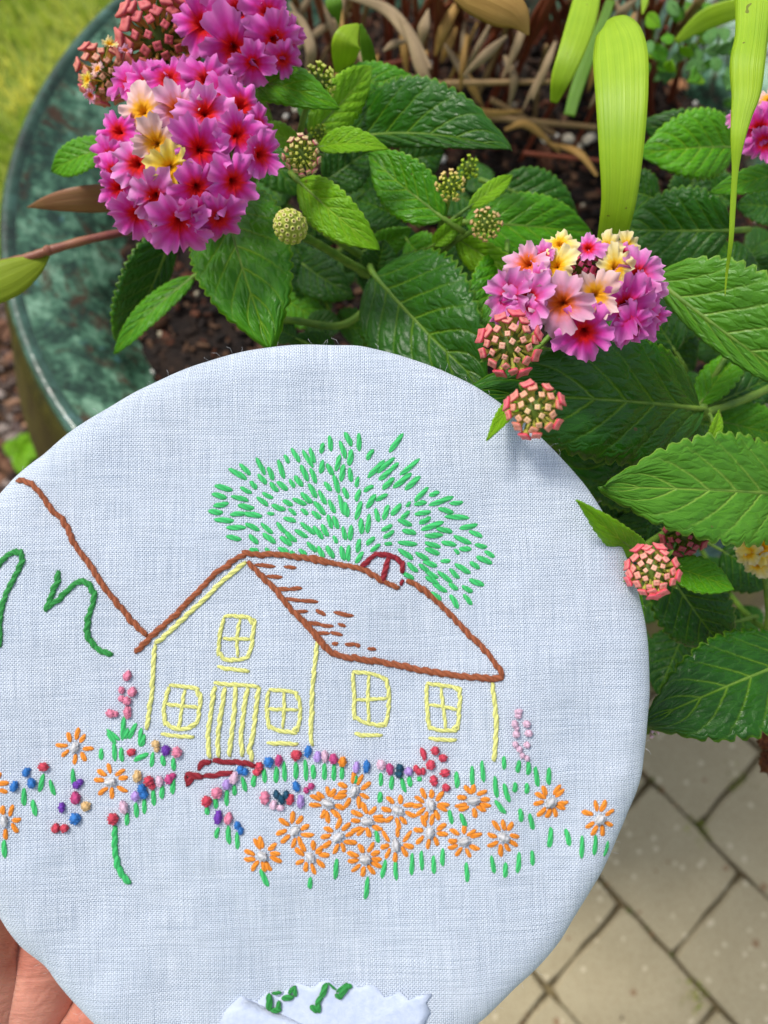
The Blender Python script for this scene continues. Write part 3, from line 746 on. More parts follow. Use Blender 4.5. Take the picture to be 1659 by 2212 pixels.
def bud_head(px, py, d, R, n, cols, facing=None, parent=None, label=None, bud_r=.15, flat=.62, stalk=.45, spread=1.25, seed=1, inner=None):
    """head of closed buds: phyllotaxis over a dome"""
    c = at(px, py, d); R = R * d / F_PX; r_ = random.Random(seed)
    f = (facing or (cam_loc - c)).normalized()
    x = f.orthogonal().normalized(); y = f.cross(x)
    V, Fc, cl = [], [], []
    core = .54
    for i in range(8):
        for j in range(16):
            a = math.pi * (i / 7) ; b_ = 2 * math.pi * j / 16
            V.append(c + (f * math.cos(a) * flat + (x * math.cos(b_) + y * math.sin(b_)) * math.sin(a)) * R * core - f * R * .15); cl.append(lin(92, 116, 34))
    Fc += grid_faces(8, 16, True)
    for k in range(n):
        t = (k + .5) / n; pol = spread * math.sqrt(t); az = k * 2.39996 + r_.uniform(-.12, .12)
        nn = (f * math.cos(pol) + (x * math.cos(az) + y * math.sin(az)) * math.sin(pol)).normalized()
        base = c + (f * math.cos(pol) * flat + (x * math.cos(az) + y * math.sin(az)) * math.sin(pol)) * R * (core * .8) - f * R * .15
        sz = (.60 + .95 * t ** 1.5) * r_.uniform(.85, 1.15)
        ln = R * stalk * (.8 + .5 * t)
        ci, co = (inner or cols), cols
        mix = lambda a_, b2, tt: tuple(a_[q] + (b2[q] - a_[q]) * tt for q in range(3))
        bud_geo(V, Fc, cl, base, nn, R * bud_r * sz, ln, r_.uniform(0, 1.6), mix(ci[0], co[0], t), mix(ci[1], co[1], min(1, t * 1.2)), co[2])
    # calyx bracts round the rim
    for k in range(9):
        az = 2 * math.pi * k / 9 + r_.uniform(-.2, .2); o_ = (x * math.cos(az) + y * math.sin(az)); tt = f.cross(o_)
        p0 = c - f * R * .3 + o_ * R * .45; p1 = c - f * R * .05 + o_ * R * r_.uniform(.78, .95)
        b = len(V); V += [p0 - tt * R * .09, p0 + tt * R * .09, p1 + tt * R * .05, p1 - tt * R * .05, p1 + o_ * R * .12]; cl += [lin(96, 130, 40)] * 5
        Fc += [(b, b + 1, b + 2, b + 3), (b + 3, b + 2, b + 4)]
    o = wobj('bud_head', V, Fc, BUD, parent or lant, col=cl)
    if label: o['label'] = label
    return o

def flower_head(center, R, florets, lab, zoom, flat=.8, size=1.0, seed=1):
    size = size * (zoom(1, 0)[0] - zoom(0, 0)[0]) * 1.15
    """florets: (zx, zy, kind, size[, tilt]) in a zoomed crop; zoom maps to picture units"""
    cx, cy, cdp = center; c0 = at(cx, cy, cdp + R * cdp / F_PX * .55); f = (cam_loc - c0).normalized()
    x = RT.copy(); x = (x - f * x.dot(f)).normalized(); y = f.cross(x)
    Rw = R * cdp / F_PX; r_ = random.Random(seed)
    V, cl = [], []
    for i in range(10):
        for j in range(20):
            a = math.pi * i / 9; b_ = 2 * math.pi * j / 20
            V.append(c0 + (f * math.cos(a) * flat + (x * math.cos(b_) + y * math.sin(b_)) * math.sin(a)) * Rw * .50); cl.append(lin(120, 16, 60) if i < 6 else lin(96, 110, 40))
    fh = wobj('flower_head', V, grid_faces(10, 20, True), PETAL, lant, col=cl); fh['label'] = lab
    off = world_root(fh)
    for (zx, zy, kind, sz, *tl) in florets:
        px, py = zoom(zx, zy)
        dx, dy = (px - cx) / R, -(py - cy) / R; rho = min(.98, math.hypot(dx, dy))
        zc = math.sqrt(max(0, 1 - rho * rho)) * flat
        d_ = cdp + Rw * .55 - Rw * (zc * .95)
        p = at(px, py, d_)
        nn = (x * dx * .75 + y * dy * .75 + f * (zc + .62)).normalized()
        if tl: nn = (nn + x * tl[0] + y * tl[1]).normalized()
        s = sz * d_ / F_PX * .5 * size * r_.uniform(.96, 1.06)
        rot = nn.to_track_quat('Z', 'Y').to_matrix() @ Matrix.Rotation(r_.uniform(0, 6.28), 3, 'Z')
        o = bpy.data.objects.new('floret', floret_mesh(r_.randint(0, 9), kind)); C.objects.link(o); o.parent = fh
        o.matrix_basis = Matrix.Translation(p - off) @ rot.to_4x4() @ Matrix.Diagonal((s * r_.uniform(.92, 1.08), s * r_.uniform(.92, 1.08), s, 1))
    return fh
z1 = lambda x, y: (x * .3307, y * .3307)
m, ro, pk, pe, cr, ye = 'magenta', 'rose', 'pink', 'peach', 'cream', 'yellow'
flower_head((405, 335, .205), 198, [
 (930,725,pe,330),(1165,725,pk,330),(1020,935,pe,300),(1110,1090,ye,260),(1340,735,ro,330),(1100,515,m,330),(1345,520,m,330),
 (1305,975,m,370),(1550,880,m,330),(890,1075,ro,340),(770,860,m,300),(1285,1225,m,360),(1530,1190,m,350),(1010,1285,ro,320),
 (1170,1450,m,360),(1430,1430,m,350),(1580,690,m,320),(850,545,m,260),(715,1020,m,240),(770,1230,m,260),(890,1400,m,290),(1700,1010,m,300),
 (1690,820,m,250),(1300,1400,m,260),(960,540,m,240),(740,1120,m,240),(1470,600,m,240)],
 'large round magenta flower head with a few cream and yellow florets', z1, seed=4)
flower_head((520, 62, .215), 140, [(1320,165,m,390),(1560,80,m,400),(1525,315,m,420),(1800,260,m,360),(1755,95,m,330),(1170,50,ro,280),
 (1400,20,ro,330),(1890,255,m,230),(1850,390,m,260),(1690,-40,m,330),(1480,-60,m,330),(1650,410,m,260),(1250,-80,m,330),],
 'all-magenta flower head cut by the top edge of the picture', z1, seed=5)
z6 = lambda x, y: (987.4 + x * .4049, 438.9 + y * .4049)
flower_head((1245, 640, .180), 182, [
 (545,215,cr,190,0,.1),(530,335,cr,215),(845,345,cr,215),(800,235,cr,180),(905,230,cr,160),(375,325,pk,240),(735,490,pe,270),
 (560,535,pk,310),(285,490,ro,260),(385,515,ro,280),(895,550,m,290),(985,560,m,270),(680,690,m,330),(965,380,ro,250),(460,285,ro,150),(1030,440,ro,220),
 (700,240,ro,160),(1040,610,m,220),(370,600,ro,220),(420,420,ro,230),(880,270,ro,180),(930,660,m,230),(230,570,m,200)],
 'loose flower head of pale yellow, pink and magenta florets by the hoop', z6, flat=.6, size=.95, seed=9)
z3 = lambda x, y: (987.4 + x * .4049, y * .4049)
flower_head((1668, 268, .232), 80, [(1610,690,m,230),(1670,540,pe,190),(1700,640,m,230),(1640,760,m,190),(1740,760,m,200),(1500,610,ro,120)],
 'magenta flower head at the right edge behind the long grass blade', z3, seed=10)
z7 = lambda x, y: (1206.9 + x * .3472, 877.8 + y * .3472)
flower_head((1652, 1190, .222), 58, [(1260,880,ye,230),(1180,910,cr,170),(1330,960,ye,210),(1240,980,cr,170),(1330,850,pk,190)],
 'small yellow and orange flower head below the big right leaf', z7, seed=12)

PB = (lin(232, 112, 122), lin(222, 74, 98), lin(190, 186, 84))
PB2 = (lin(232, 176, 140), lin(214, 106, 116), lin(186, 180, 80))
GI = (lin(214, 200, 130), lin(220, 150, 130), lin(176, 186, 70))
OB = (lin(228, 128, 120), lin(214, 92, 104), lin(222, 170, 90))
bud_head(345, 88, .225, 92, 40, OB, label='pink and orange bud head beside the magenta flowers at the top', bud_r=.17, seed=2, stalk=.46, spread=1.35, inner=(lin(214, 92, 104), lin(200, 100, 90), lin(186, 180, 80)))
half_open = bud_head(226, 158, .232, 60, 30, OB, label='orange-pink bud head with opening florets over the planter rim', bud_r=.18, seed=3, stalk=.48, spread=1.35, inner=PB2)
for (px, py, sz, kd, tx, ty) in ((236, 96, 17, 'cream', .3, 1.0), (190, 172, 18, 'yellow', -.9, .1), (212, 150, 17, 'peach', -.7, .4), (196, 205, 16, 'pink', -.5, -.8), (270, 110, 14, 'pink', .2, .9)):
    nn = ((cam_loc - at(px, py, .22)).normalized() + RT * tx + UP * ty).normalized(); s_w = sz * .22 / F_PX
    o = bpy.data.objects.new('floret', floret_mesh(4, kd)); C.objects.link(o); o.parent = half_open
    o.matrix_basis = Matrix.Translation(at(px, py, .218) - world_root(half_open)) @ nn.to_track_quat('Z', 'Y').to_matrix().to_4x4() @ Matrix.Diagonal((s_w, s_w, s_w * 1.6, 1))
bud_head(652, 336, .214, 43, 34, (lin(232, 200, 160), lin(216, 110, 130), lin(170, 184, 60)), label='small green bud head with square pink tips', bud_r=.13, seed=4, inner=(lin(196, 206, 70), lin(190, 200, 70), lin(150, 180, 50)))
bud_head(973, 402, .222, 34, 30, (lin(226, 190, 130), lin(206, 180, 100), lin(150, 176, 44)), bud_r=.12, seed=5, inner=(lin(190, 206, 50), lin(176, 200, 50), lin(140, 170, 40)))
bud_head(1050, 484, .226, 36, 34, (lin(226, 170, 140), lin(200, 170, 100), lin(140, 168, 50)), bud_r=.12, seed=6, inner=(lin(190, 196, 90), lin(176, 190, 70), lin(140, 170, 40)))
bud_head(1250, 576, .184, 40, 16, (lin(224, 90, 130), lin(212, 60, 104), lin(206, 110, 120)), bud_r=.24, seed=21, label='pink unopened buds in the middle of the loose flower head')
bud_head(688, 178, .228, 40, 34, (lin(216, 220, 110), lin(186, 204, 60), lin(150, 180, 40)), bud_r=.12, seed=7)
bud_head(689, 290, .232, 22, 18, (lin(190, 210, 60), lin(170, 200, 50), lin(140, 170, 40)), bud_r=.14, seed=8)
bud_head(1013, 362, .240, 26, 18, (lin(180, 204, 60), lin(160, 190, 40), lin(130, 160, 40)), bud_r=.14, seed=9)
bud_head(1101, 745, .180, 70, 30, PB, label='pink bud head just below the loose flower head', bud_r=.17, seed=10, stalk=.46, inner=(lin(232, 180, 150), lin(216, 130, 120), lin(170, 184, 70)))
bud_head(1155, 886, .160, 64, 28, PB, label='pink bud head overlapping the edge of the white hoop cloth', bud_r=.17, seed=11, stalk=.46, inner=(lin(232, 196, 150), lin(206, 190, 100), lin(170, 184, 70)))
bud_head(1408, 1232, .166, 62, 34, PB, label='pink bud head at the right edge of the hoop', bud_r=.165, seed=12, stalk=.42, inner=(lin(232, 180, 150), lin(220, 130, 130), lin(170, 180, 70)))
bud_head(1478, 1150, .212, 52, 26, (lin(196, 96, 104), lin(184, 56, 84), lin(120, 130, 40)), label='darker pink bud head half hidden under the big right leaf', bud_r=.17, seed=13)
bud_head(1400, 1574, .225, 24, 12, (lin(226, 190, 206), lin(214, 160, 186), lin(186, 150, 160)), seed=14, bud_r=.2)
bud_head(577, 715, .245, 14, 10, PB, seed=15, bud_r=.2)
# wilted heads
for (x, y, d, R, sd_) in ((1618, 968, .235, 26, 1), (1668, 1650, .26, 34, 2), (1655, 1600, .262, 22, 3)):
    V = []; c = at(x, y, d); Rw = R * d / F_PX
    for i in range(14):
        for j in range(22):
            a = math.pi * i / 13; b_ = 2 * math.pi * j / 22; p = Vector((math.sin(a) * math.cos(b_), math.sin(a) * math.sin(b_), math.cos(a)))
            V.append(c + p * Rw * (.75 + .55 * noise.noise(p * 3.1 + Vector((sd_ * 3, 0, 0))) + .35 * noise.noise(p * 8 + Vector((sd_, 5, 0)))))
    o = wobj('wilted_flower_head', V, grid_faces(14, 22, True), m_simple('wilted_brown', lin(70, 34, 18), lin(134, 76, 40), 500, .8, .001), lant); o['label'] = 'brown shrivelled flower head'
    if sd_ > 1: branch([(x + 10, y, d + .001), (x + 40, y - 30, d - .005), (1765, 1420, .235)], 4, 5)
# green fruit cone
c = at(626, 488, .212); f = (at(600, 450, .205) - at(655, 520, .222)).normalized(); x = f.orthogonal().normalized(); y = f.cross(x); Rw = 33 * .212 / F_PX
V, Fc, cl = [], [], []
for i in range(20):
    for j in range(28):
        a = math.pi * i / 19; b_ = 2 * math.pi * j / 28
        V.append(c + f * math.cos(a) * Rw * 1.22 + (x * math.cos(b_) + y * math.sin(b_)) * math.sin(a) * Rw * (1.0 - .12 * math.cos(a))); cl.append(lin(166, 178, 70))
Fc += grid_faces(20, 28, True)
for k in range(70):
    t = (k + .5) / 70; pol = math.acos(1 - 1.86 * t); az = k * 2.39996
    nn = (f * math.cos(pol) + (x * math.cos(az) + y * math.sin(az)) * math.sin(pol)).normalized()
    p = c + f * math.cos(pol) * Rw * 1.20 + (x * math.cos(az) + y * math.sin(az)) * math.sin(pol) * Rw * (.99 - .12 * math.cos(pol))
    xx = nn.orthogonal().normalized(); yy = nn.cross(xx); b = len(V)
    for rr_, z, col in ((.20, -.06, lin(150, 170, 50)), (.17, .09, lin(196, 200, 90)), (.10, .12, lin(226, 216, 150)), (.055, .06, lin(150, 120, 60)), (.001, .03, lin(110, 80, 40))):
        for j in range(8):
            a = j * math.pi / 4; V.append(p + (xx * math.cos(a) + yy * math.sin(a)) * Rw * rr_ + nn * Rw * z); cl.append(col)
    Fc += grid_faces(5, 8, True, b)
o = wobj('fruit_cone', V, Fc, BUD, lant, col=cl); o['label'] = 'knobbly yellow-green spent head covered in little rings'

# ================================================================ CANES AND GRASS BLADES
gb = soilpt(1100, 220)
clump = empty('cane_clump', at(*gb), 'clump of red-brown canes with long lime green blades and dry leaves', 'reed clump')
def blade(parent, pts, m, name='blade', vfold=.12, nl=40, twist=0.0, tint=None, sag=0.0):
    """pts: (px, py, depth, half width px)"""
    cen = smooth_path([at(p[0], p[1], p[2]) for p in pts], nl)
    hw = smooth_path([Vector((p[3] * p[2] / F_PX, 0, 0)) for p in pts], nl)
    nw = 9; V, UV = [], []
    for i, p in enumerate(cen):
        t = (cen[min(i + 1, nl - 1)] - cen[max(0, i - 1)]).normalized(); n = (cam_loc - p).normalized(); n = (n - t * n.dot(t)).normalized()
        R = Matrix.Rotation(math.radians(twist), 3, t); n = R @ n; x = t.cross(n)
        w_ = max(hw[i].x, 1e-5)
        for j in range(nw):
            u = -1 + 2 * j / (nw - 1)
            V.append(p + x * u * w_ + n * (vfold * w_ * (1 - u * u) + .02 * w_ * math.sin(18 * u))); UV.append((u * .5 + .5, i / (nl - 1)))
    o = wobj(name, V, grid_faces(nl, nw), m, parent, uv=UV)
    sol = o.modifiers.new('thickness', 'SOLIDIFY'); sol.thickness = .00018
    return o
# long fresh blades
o = blade(clump, [(1318, 40, .226, 8), (1326, 60, .222, 40), (1338, 110, .216, 56), (1343, 200, .212, 55), (1342, 320, .212, 47), (1338, 420, .216, 38), (1325, 500, .224, 32), (1310, 560, .240, 28)], BLADE, nl=60, vfold=.03)
o['label'] = 'broad lime green blade folded over at its top'
o = blade(clump, [(1632, -60, .190, 44), (1625, 60, .186, 34), (1615, 130, .184, 36), (1612, 200, .184, 30), (1602, 250, .184, 22), (1594, 300, .184, 15), (1588, 370, .186, 7), (1583, 450, .188, 6), (1579, 520, .190, 5), (1570, 590, .194, 3), (1566, 640, .196, 1)], BLADE, nl=80, vfold=.25)
o['label'] = 'narrow lime blade tapering to a thin brown tip at the right'
blade(clump, [(1275, -40, .27, 26), (1258, 40, .265, 31), (1235, 110, .262, 28), (1212, 170, .264, 22), (1196, 222, .27, 8)], BLADE)
blade(clump, [(738, 158, .262, 14), (744, 120, .256, 28), (752, 85, .252, 30), (774, 52, .255, 3)], BLADE, twist=8)
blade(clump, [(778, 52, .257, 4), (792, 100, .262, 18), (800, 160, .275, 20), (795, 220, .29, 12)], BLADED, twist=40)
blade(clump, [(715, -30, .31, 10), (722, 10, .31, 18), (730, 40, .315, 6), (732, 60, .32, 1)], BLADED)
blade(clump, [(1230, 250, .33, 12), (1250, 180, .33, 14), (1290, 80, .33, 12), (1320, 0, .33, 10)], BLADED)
blade(clump, [(1460, 90, .33, 6), (1520, 45, .325, 22), (1590, 20, .32, 22), (1680, 0, .32, 16)], BLADE, twist=20)
blade(clump, [(1390, -30, .31, 8), (1393, 0, .31, 8), (1388, 30, .31, 2)], BLADE)
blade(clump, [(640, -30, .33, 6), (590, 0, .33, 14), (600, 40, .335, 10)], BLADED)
# dry leaves
blade(clump, [(960, -30, .262, 8), (1010, -14, .258, 34), (1070, 8, .255, 42), (1115, 34, .255, 30), (1142, 76, .258, 2)], DRYG, 'dry_leaf', vfold=.3, twist=14)['label'] = 'wide golden dry leaf hanging at the top'
for (pts, mm) in [
 ([(745, -10, .36, 5), (830, 18, .36, 12), (880, 70, .355, 14), (930, 150, .35, 6)], DRY),
 ([(852, 22, .355, 1), (885, 80, .35, 9), (910, 150, .35, 13), (945, 215, .355, 3)], DRY),
 ([(925, 20, .36, 2), (915, 60, .36, 14), (908, 100, .365, 3)], DRY),
 ([(828, 110, .37, 2), (850, 95, .37, 8), (880, 88, .375, 3)], DRY),
 ([(1000, 165, .36, 2), (1050, 118, .355, 11), (1095, 78, .36, 3)], DRY),
 ([(610, 25, .36, 3), (650, 45, .36, 8), (672, 110, .36, 12), (664, 160, .37, 5)], DRY),
 ([(1325, 40, .345, 3), (1350, 20, .34, 10), (1375, 0, .345, 4)], DRY),
 ([(1000, -10, .4, 6), (960, 60, .4, 12), (940, 120, .41, 3)], DRYG),
 ([(1140, 20, .39, 4), (1120, 90, .39, 10), (1085, 170, .4, 3)], DRY),
 ([(1200, 90, .37, 4), (1180, 140, .37, 9), (1150, 215, .38, 3)], DRY),
 ([(1090, 120, .40, 4), (1110, 170, .40, 9), (1100, 230, .41, 2)], DRY),
 ([(850, 150, .40, 3), (900, 175, .40, 8), (960, 190, .41, 2)], DRY),
 ([(1010, 230, .42, 3), (1060, 245, .42, 8), (1130, 240, .43, 2)], DRYG),
 ([(1090, 280, .43, 3), (1140, 270, .43, 8), (1210, 330, .44, 2)], DRYG),
 ([(760, 90, .42, 3), (790, 140, .42, 9), (800, 190, .43, 2)], DRY),
 ([(1290, 380, .42, 3), (1250, 330, .42, 8), (1190, 310, .43, 2)], DRYG),
 ([(620, 120, .42, 3), (700, 60, .42, 8), (760, 30, .43, 2)], DRY)]:
    blade(clump, pts, mm, 'dry_leaf', vfold=.35, twist=random.Random(int(pts[0][0])).uniform(-25, 25))
# canes
def cane(px0, py0, px1, py1, d1, r, m_):
    p0 = soilpt(px0, py0)
    mdl = ((px0 + px1) / 2 + random.Random(int(px0)).uniform(-5, 5), (py0 + py1) / 2, (p0[2] + d1) / 2)
    stem(clump, [p0, mdl, (px1, py1, d1)], r * 1.05, r * .95, m_, 'cane')
for a in [(940, 225, 946, -30, .36, 7, STEMR), (985, 190, 990, -30, .37, 6, STEMR), (1010, 165, 1065, -20, .38, 7, STEMR), (1048, 245, 1195, -30, .36, 9, STEMR),
          (1082, 240, 1200, -20, .35, 8, STEMR), (1120, 355, 1325, -10, .35, 5, STEMR), (1385, 190, 1520, -10, .36, 9, STEMT), (1395, 235, 1480, -20, .37, 7, STEMR),
          (1345, 250, 1430, 0, .38, 7, STEMR), (880, 200, 870, -30, .40, 6, STEMR), (800, 210, 745, -30, .40, 5, STEMR), (700, 200, 660, -30, .42, 6, STEMR),
          (760, 230, 800, -30, .42, 5, STEMT), (1180, 250, 1270, 130, .42, 5, STEMR), (1000, 280, 1130, -30, .40, 6, STEMT), (640, 150, 640, -30, .44, 6, STEMR),
          (1050, 130, 1090, -30, .41, 5, STEMT), (905, 190, 930, -30, .41, 5, STEMT), (1230, 340, 1345, 100, .40, 5, STEMR), (1150, 300, 1180, 100, .42, 5, STEMT),
          (600, 120, 575, -30, .44, 7, STEMR), (840, 200, 850, -30, .43, 6, STEMR), (1320, 330, 1440, 60, .40, 5, STEMR)]:
    cane(*a)
rc = random.Random(8)
for k in range(60):
    x = rc.uniform(600, 1470); y = rc.uniform(60, 215) if x < 1300 else rc.uniform(120, 260)
    cane(x, y, x + rc.uniform(-60, 130), -40 + rc.uniform(0, 40), rc.uniform(.36, .43), rc.uniform(3.5, 7.5), rc.choice([STEMR, STEMR, STEMR, STEMT]))
for k in range(26):
    x = rc.uniform(600, 1420); y = rc.uniform(10, 200); d = rc.uniform(.38, .43); a = rc.uniform(-.6, .6); l_ = rc.uniform(40, 80)
    blade(clump, [(x - l_ * math.sin(a), y - l_ * math.cos(a), d, 3), (x, y, d, rc.uniform(6, 11)), (x + l_ * math.sin(a) * .9, y + l_ * math.cos(a) * .9, d + .01, 1)], rc.choice([DRY, DRY, DRYG]), 'dry_leaf', vfold=.4, twist=rc.uniform(-40, 40), nl=14)
for a in [((960, 180, .41), (1190, 176, .40), 7), ((870, 165, .42), (1000, 190, .42), 6), ((1020, 250, .45), (1290, 275, .45), 7), ((1060, 215, .45), (1200, 290, .46), 6), ((1130, 330, .46), (1330, 350, .45), 5), ((780, 150, .44), (930, 120, .44), 5)]:
    stem(clump, [a[0], a[1]], a[2], a[2] * .8, STEMT if a[2] > 5 else STEMR, 'fallen_cane')

# ---- small leafed herb at the top right
hb = soilpt(1480, 150)
herb = empty('leafy_herb', at(*hb), 'small bright green leafy herb growing behind the lime blades', 'herb')
rh = random.Random(31)
for k in range(64):
    x, y = rh.choice([(rh.uniform(1390, 1500), rh.uniform(-10, 150)), (rh.uniform(1520, 1640), rh.uniform(60, 240)), (rh.uniform(1560, 1670), rh.uniform(-10, 120)), (rh.uniform(1430, 1560), rh.uniform(30, 180))])
    a = rh.uniform(0, 6.28); ln = rh.uniform(24, 46); d = rh.uniform(.33, .42)
    leaf(herb, (x, y, d), (x + ln * math.cos(a), y + ln * math.sin(a), d + rh.uniform(-.01, .01)), rh.uniform(9, 15), rh.choice(['bright', 'mid', 'pale', 'pale']), roll=rh.uniform(-30, 30), seed=k, petiole=False, teeth=9)
for k in range(9):
    x = 1400 + k * 28; stem(herb, [soilpt(x, 160 + 10 * (k % 3)), (x + 14, 60 + 12 * (k % 4), .37)], 4, 3)

# ---- trailing stem on the left
tb = at(-60, 590, .262)
trail = empty('trailing_stem', tb, 'reddish trailing stem crossing the planter rim with a bronze leaf', 'trailing plant')
stem(trail, [(-70, 592, .262), (0, 571, .258), (60, 556, .256), (104, 541, .256)], 9, 9, STEMP, 'stem')
stem(trail, [(102, 542, .256), (180, 520, .258), (260, 503, .262), (350, 486, .272), (430, 480, .31), soilpt(520, 470)], 9, 7, STEMP, 'stem')
V = []; c = at(104, 541, .256); Rw = 12 * .256 / F_PX
for i in range(8):
    for j in range(12):
        a = math.pi * i / 7; b_ = 2 * math.pi * j / 12; V.append(c + Vector((math.sin(a) * math.cos(b_), math.sin(a) * math.sin(b_) * .9, math.cos(a))) * Rw)
wobj('node', V, grid_faces(8, 12, True), STEMP, trail)
blade(trail, [(330, 432, .29, 26), (260, 428, .27, 31), (190, 430, .262, 30), (120, 437, .262, 20), (58, 448, .266, 1)], PURL, 'leaf', twist=-22, vfold=.2)['label'] = 'bronze pointed leaf lying over the rim'
stem(trail, [(330, 432, .29), (360, 450, .30), (400, 480, .31)], 6, 6, STEMP, 'stem')
blade(trail, [(106, 552, .258, 3), (70, 575, .256, 24), (20, 600, .254, 40), (-40, 625, .252, 38), (-110, 660, .25, 5)], YELL, 'leaf', twist=10, vfold=.2)['label'] = 'yellow-green leaf at the left edge'

# ---- weed seedling in the mulch
wb = on_z(48, 975, 0.0)
weed = empty('weed_seedling', wb, 'single bright green weed seedling in the mulch beside the hoop', 'seedling')
def wpt(dx, dy, z):
    p = on_z(48 + dx, 975 + dy, z); return (48 + dx, 975 + dy, (p - cam_loc).dot(FW))
for (a, b_, hw) in [((0, 0), (-42, -14), 20), ((0, 0), (44, -40), 22), ((0, 0), (-4, 48), 18), ((0, 0), (36, 6), 18), ((0, -4), (0, -40), 14)]:
    leaf(weed, wpt(*a, .012), wpt(*b_, .018), hw, 'bright', seed=hw, teeth=9, petiole=False, fold=.1, crin=.5)
tv, tf = tube_geo([wb - Vector((0, 0, .01)), wb + Vector((0, 0, .012))], .001, 6); wobj('stem', tv, tf, STEMG, weed)

# ================================================================ EMBROIDERY HOOP
HO = at(665, 1525, .165)
hn = (Matrix.Rotation(math.radians(-4), 3, RT) @ (-FW)).normalized()      # turned a little from the lens
hx = (RT - hn * RT.dot(hn)).normalized(); hy = hn.cross(hx)
HM = Matrix((hx, hy, hn)).transposed()
hoop = empty('embroidery_hoop', HO, 'round white linen embroidery of a cottage, tree and flower garden, held in a hand', 'embroidery')
hoop.rotation_euler = HM.to_euler()
def hp(px, py, z=0.0):
    """hoop-plane coordinates seen at a picture point"""
    r = ray(px, py); t = ((HO - cam_loc).dot(hn) + z) / r.dot(hn)
    q = cam_loc + r * t - HO
    return (q.dot(hx), q.dot(hy))
EDGE_Z = -.0055
OUTL = [(0,1075),(35,1035),(100,984),(165,930),(240,880),(320,835),(400,798),(480,768),(560,751),(640,745),(720,744),(775,745),(830,758),(900,780),(960,803),(1030,838),(1090,880),(1150,930),(1210,990),(1260,1045),(1300,1105),(1335,1165),(1362,1230),(1380,1290),(1391,1340),(1397,1400),(1400,1450),(1401,1500),(1398,1550),(1394,1600),(1388,1660),(1375,1708),(1358,1750),(1340,1792),(1325,1830),(1300,1880),(1270,1935),(1243,1982),(1215,2028),(1190,2058),(1160,2090),(1115,2130),(1065,2172),(1020,2212),(940,2262),(820,2312),(680,2338),(540,2335),(410,2308),(310,2270),(215,2212),(155,2160),(100,2090),(50,2050),(20,2010),(0,1976),(-30,1905),(-58,1800),(-74,1680),(-80,1540),(-76,1400),(-64,1270),(-38,1150)]
OP = [hp(x, y, EDGE_Z) for x, y in OUTL]
oa = [(math.atan2(y, x), math.hypot(x, y)) for x, y in OP]; oa.sort()
OA = np.array([a for a, r in oa]); OR = np.array([r for a, r in oa])
OA = np.concatenate([OA - 2 * math.pi, OA, OA + 2 * math.pi]); OR = np.concatenate([OR] * 3)
TA = np.linspace(-math.pi, math.pi, 721); TR = np.interp(TA, OA, OR)
kk = np.array([1, 2, 3, 2, 1]) / 9.0; TR = np.convolve(np.concatenate([TR[-5:-3], TR, TR[3:5]]), kk, 'valid')
def Rth(a):
    a = (a + math.pi) % (2 * math.pi) - math.pi; return float(np.interp(a, TA, TR))
S0 = .90
def wrinkle(u, v):
    k = .0022 * noise.noise(Vector((u * 14 + v * 9, v * 12 - u * 6, 7))) + .0012 * noise.noise(Vector((u * 38, v * 30, 4))) + .00034 * noise.noise(Vector((u * 95 + 3, v * 60, 8)))
    g = math.exp(-((v + .022) / .02) ** 2) + .6 * math.exp(-((v - .028) / .014) ** 2)
    k += .00022 * g * noise.noise(Vector((u * 260, v * 260, 1)))
    # soft pulls running outward near the edge
    a = math.atan2(v, u); s = math.hypot(u, v) / Rth(a)
    k += .0011 * max(0, s - .5) * noise.noise(Vector((math.cos(a) * 9, math.sin(a) * 9, 2)))
    return k
def hz(u, v):
    a = math.atan2(v, u); s = math.hypot(u, v) / Rth(a)
    z = wrinkle(u, v) - .0010 * s ** 4
    if s > S0:
        t = min(1, (s - S0) / (1 - S0)); z -= (-EDGE_Z - .001) * (1 - math.sqrt(max(0, 1 - t ** 2.2)))
    return z
def hnorm(u, v, e=.0006):
    return Vector(((hz(u - e, v) - hz(u + e, v)) / (2 * e), (hz(u, v - e) - hz(u, v + e)) / (2 * e), 1)).normalized()
V = []; NTH = 540; prof = list(np.linspace(0, S0, 90)) + [S0 + (1 - S0) * math.sin(t) for t in np.linspace(.08, math.pi / 2, 16)]
for s in prof:
    for j in range(NTH):
        a = 2 * math.pi * j / NTH; r = s * Rth(a); u, v = r * math.cos(a), r * math.sin(a)
        V.append((u, v, hz(u, v)))
rows = len(prof)
for k, (ds, z) in enumerate([(-.0002, -.0072), (-.0008, -.0088), (-.0022, -.0100), (-.0045, -.0106), (-.009, -.0104), (-.013, -.0100)]):
    for j in range(NTH):
        a = 2 * math.pi * j / NTH; r = Rth(a) + ds; V.append((r * math.cos(a), r * math.sin(a), z + .0004 * math.sin(j * .9) * (k > 3)))
rows += 6
cm = mesh('cloth', V, grid_faces(rows, NTH, True), CLOTH)
cloth = link('cloth', cm, hoop)
# the wooden ring the linen is stretched over (seen from behind)
V = []
for j in range(160):
    a = 2 * math.pi * j / 160; R0 = Rth(a)
    for dr, z in ((-.0020, -.0035), (-.0075, -.0035), (-.0075, -.0095), (-.0020, -.0095)): V.append(((R0 + dr) * math.cos(a), (R0 + dr) * math.sin(a), z))
Fc = [(4 * i + j, 4 * i + (j + 1) % 4, 4 * ((i + 1) % 160) + (j + 1) % 4, 4 * ((i + 1) % 160) + j) for i in range(160) for j in range(4)]
link('wooden_ring', mesh('wooden_ring', V, Fc, WOOD), hoop)

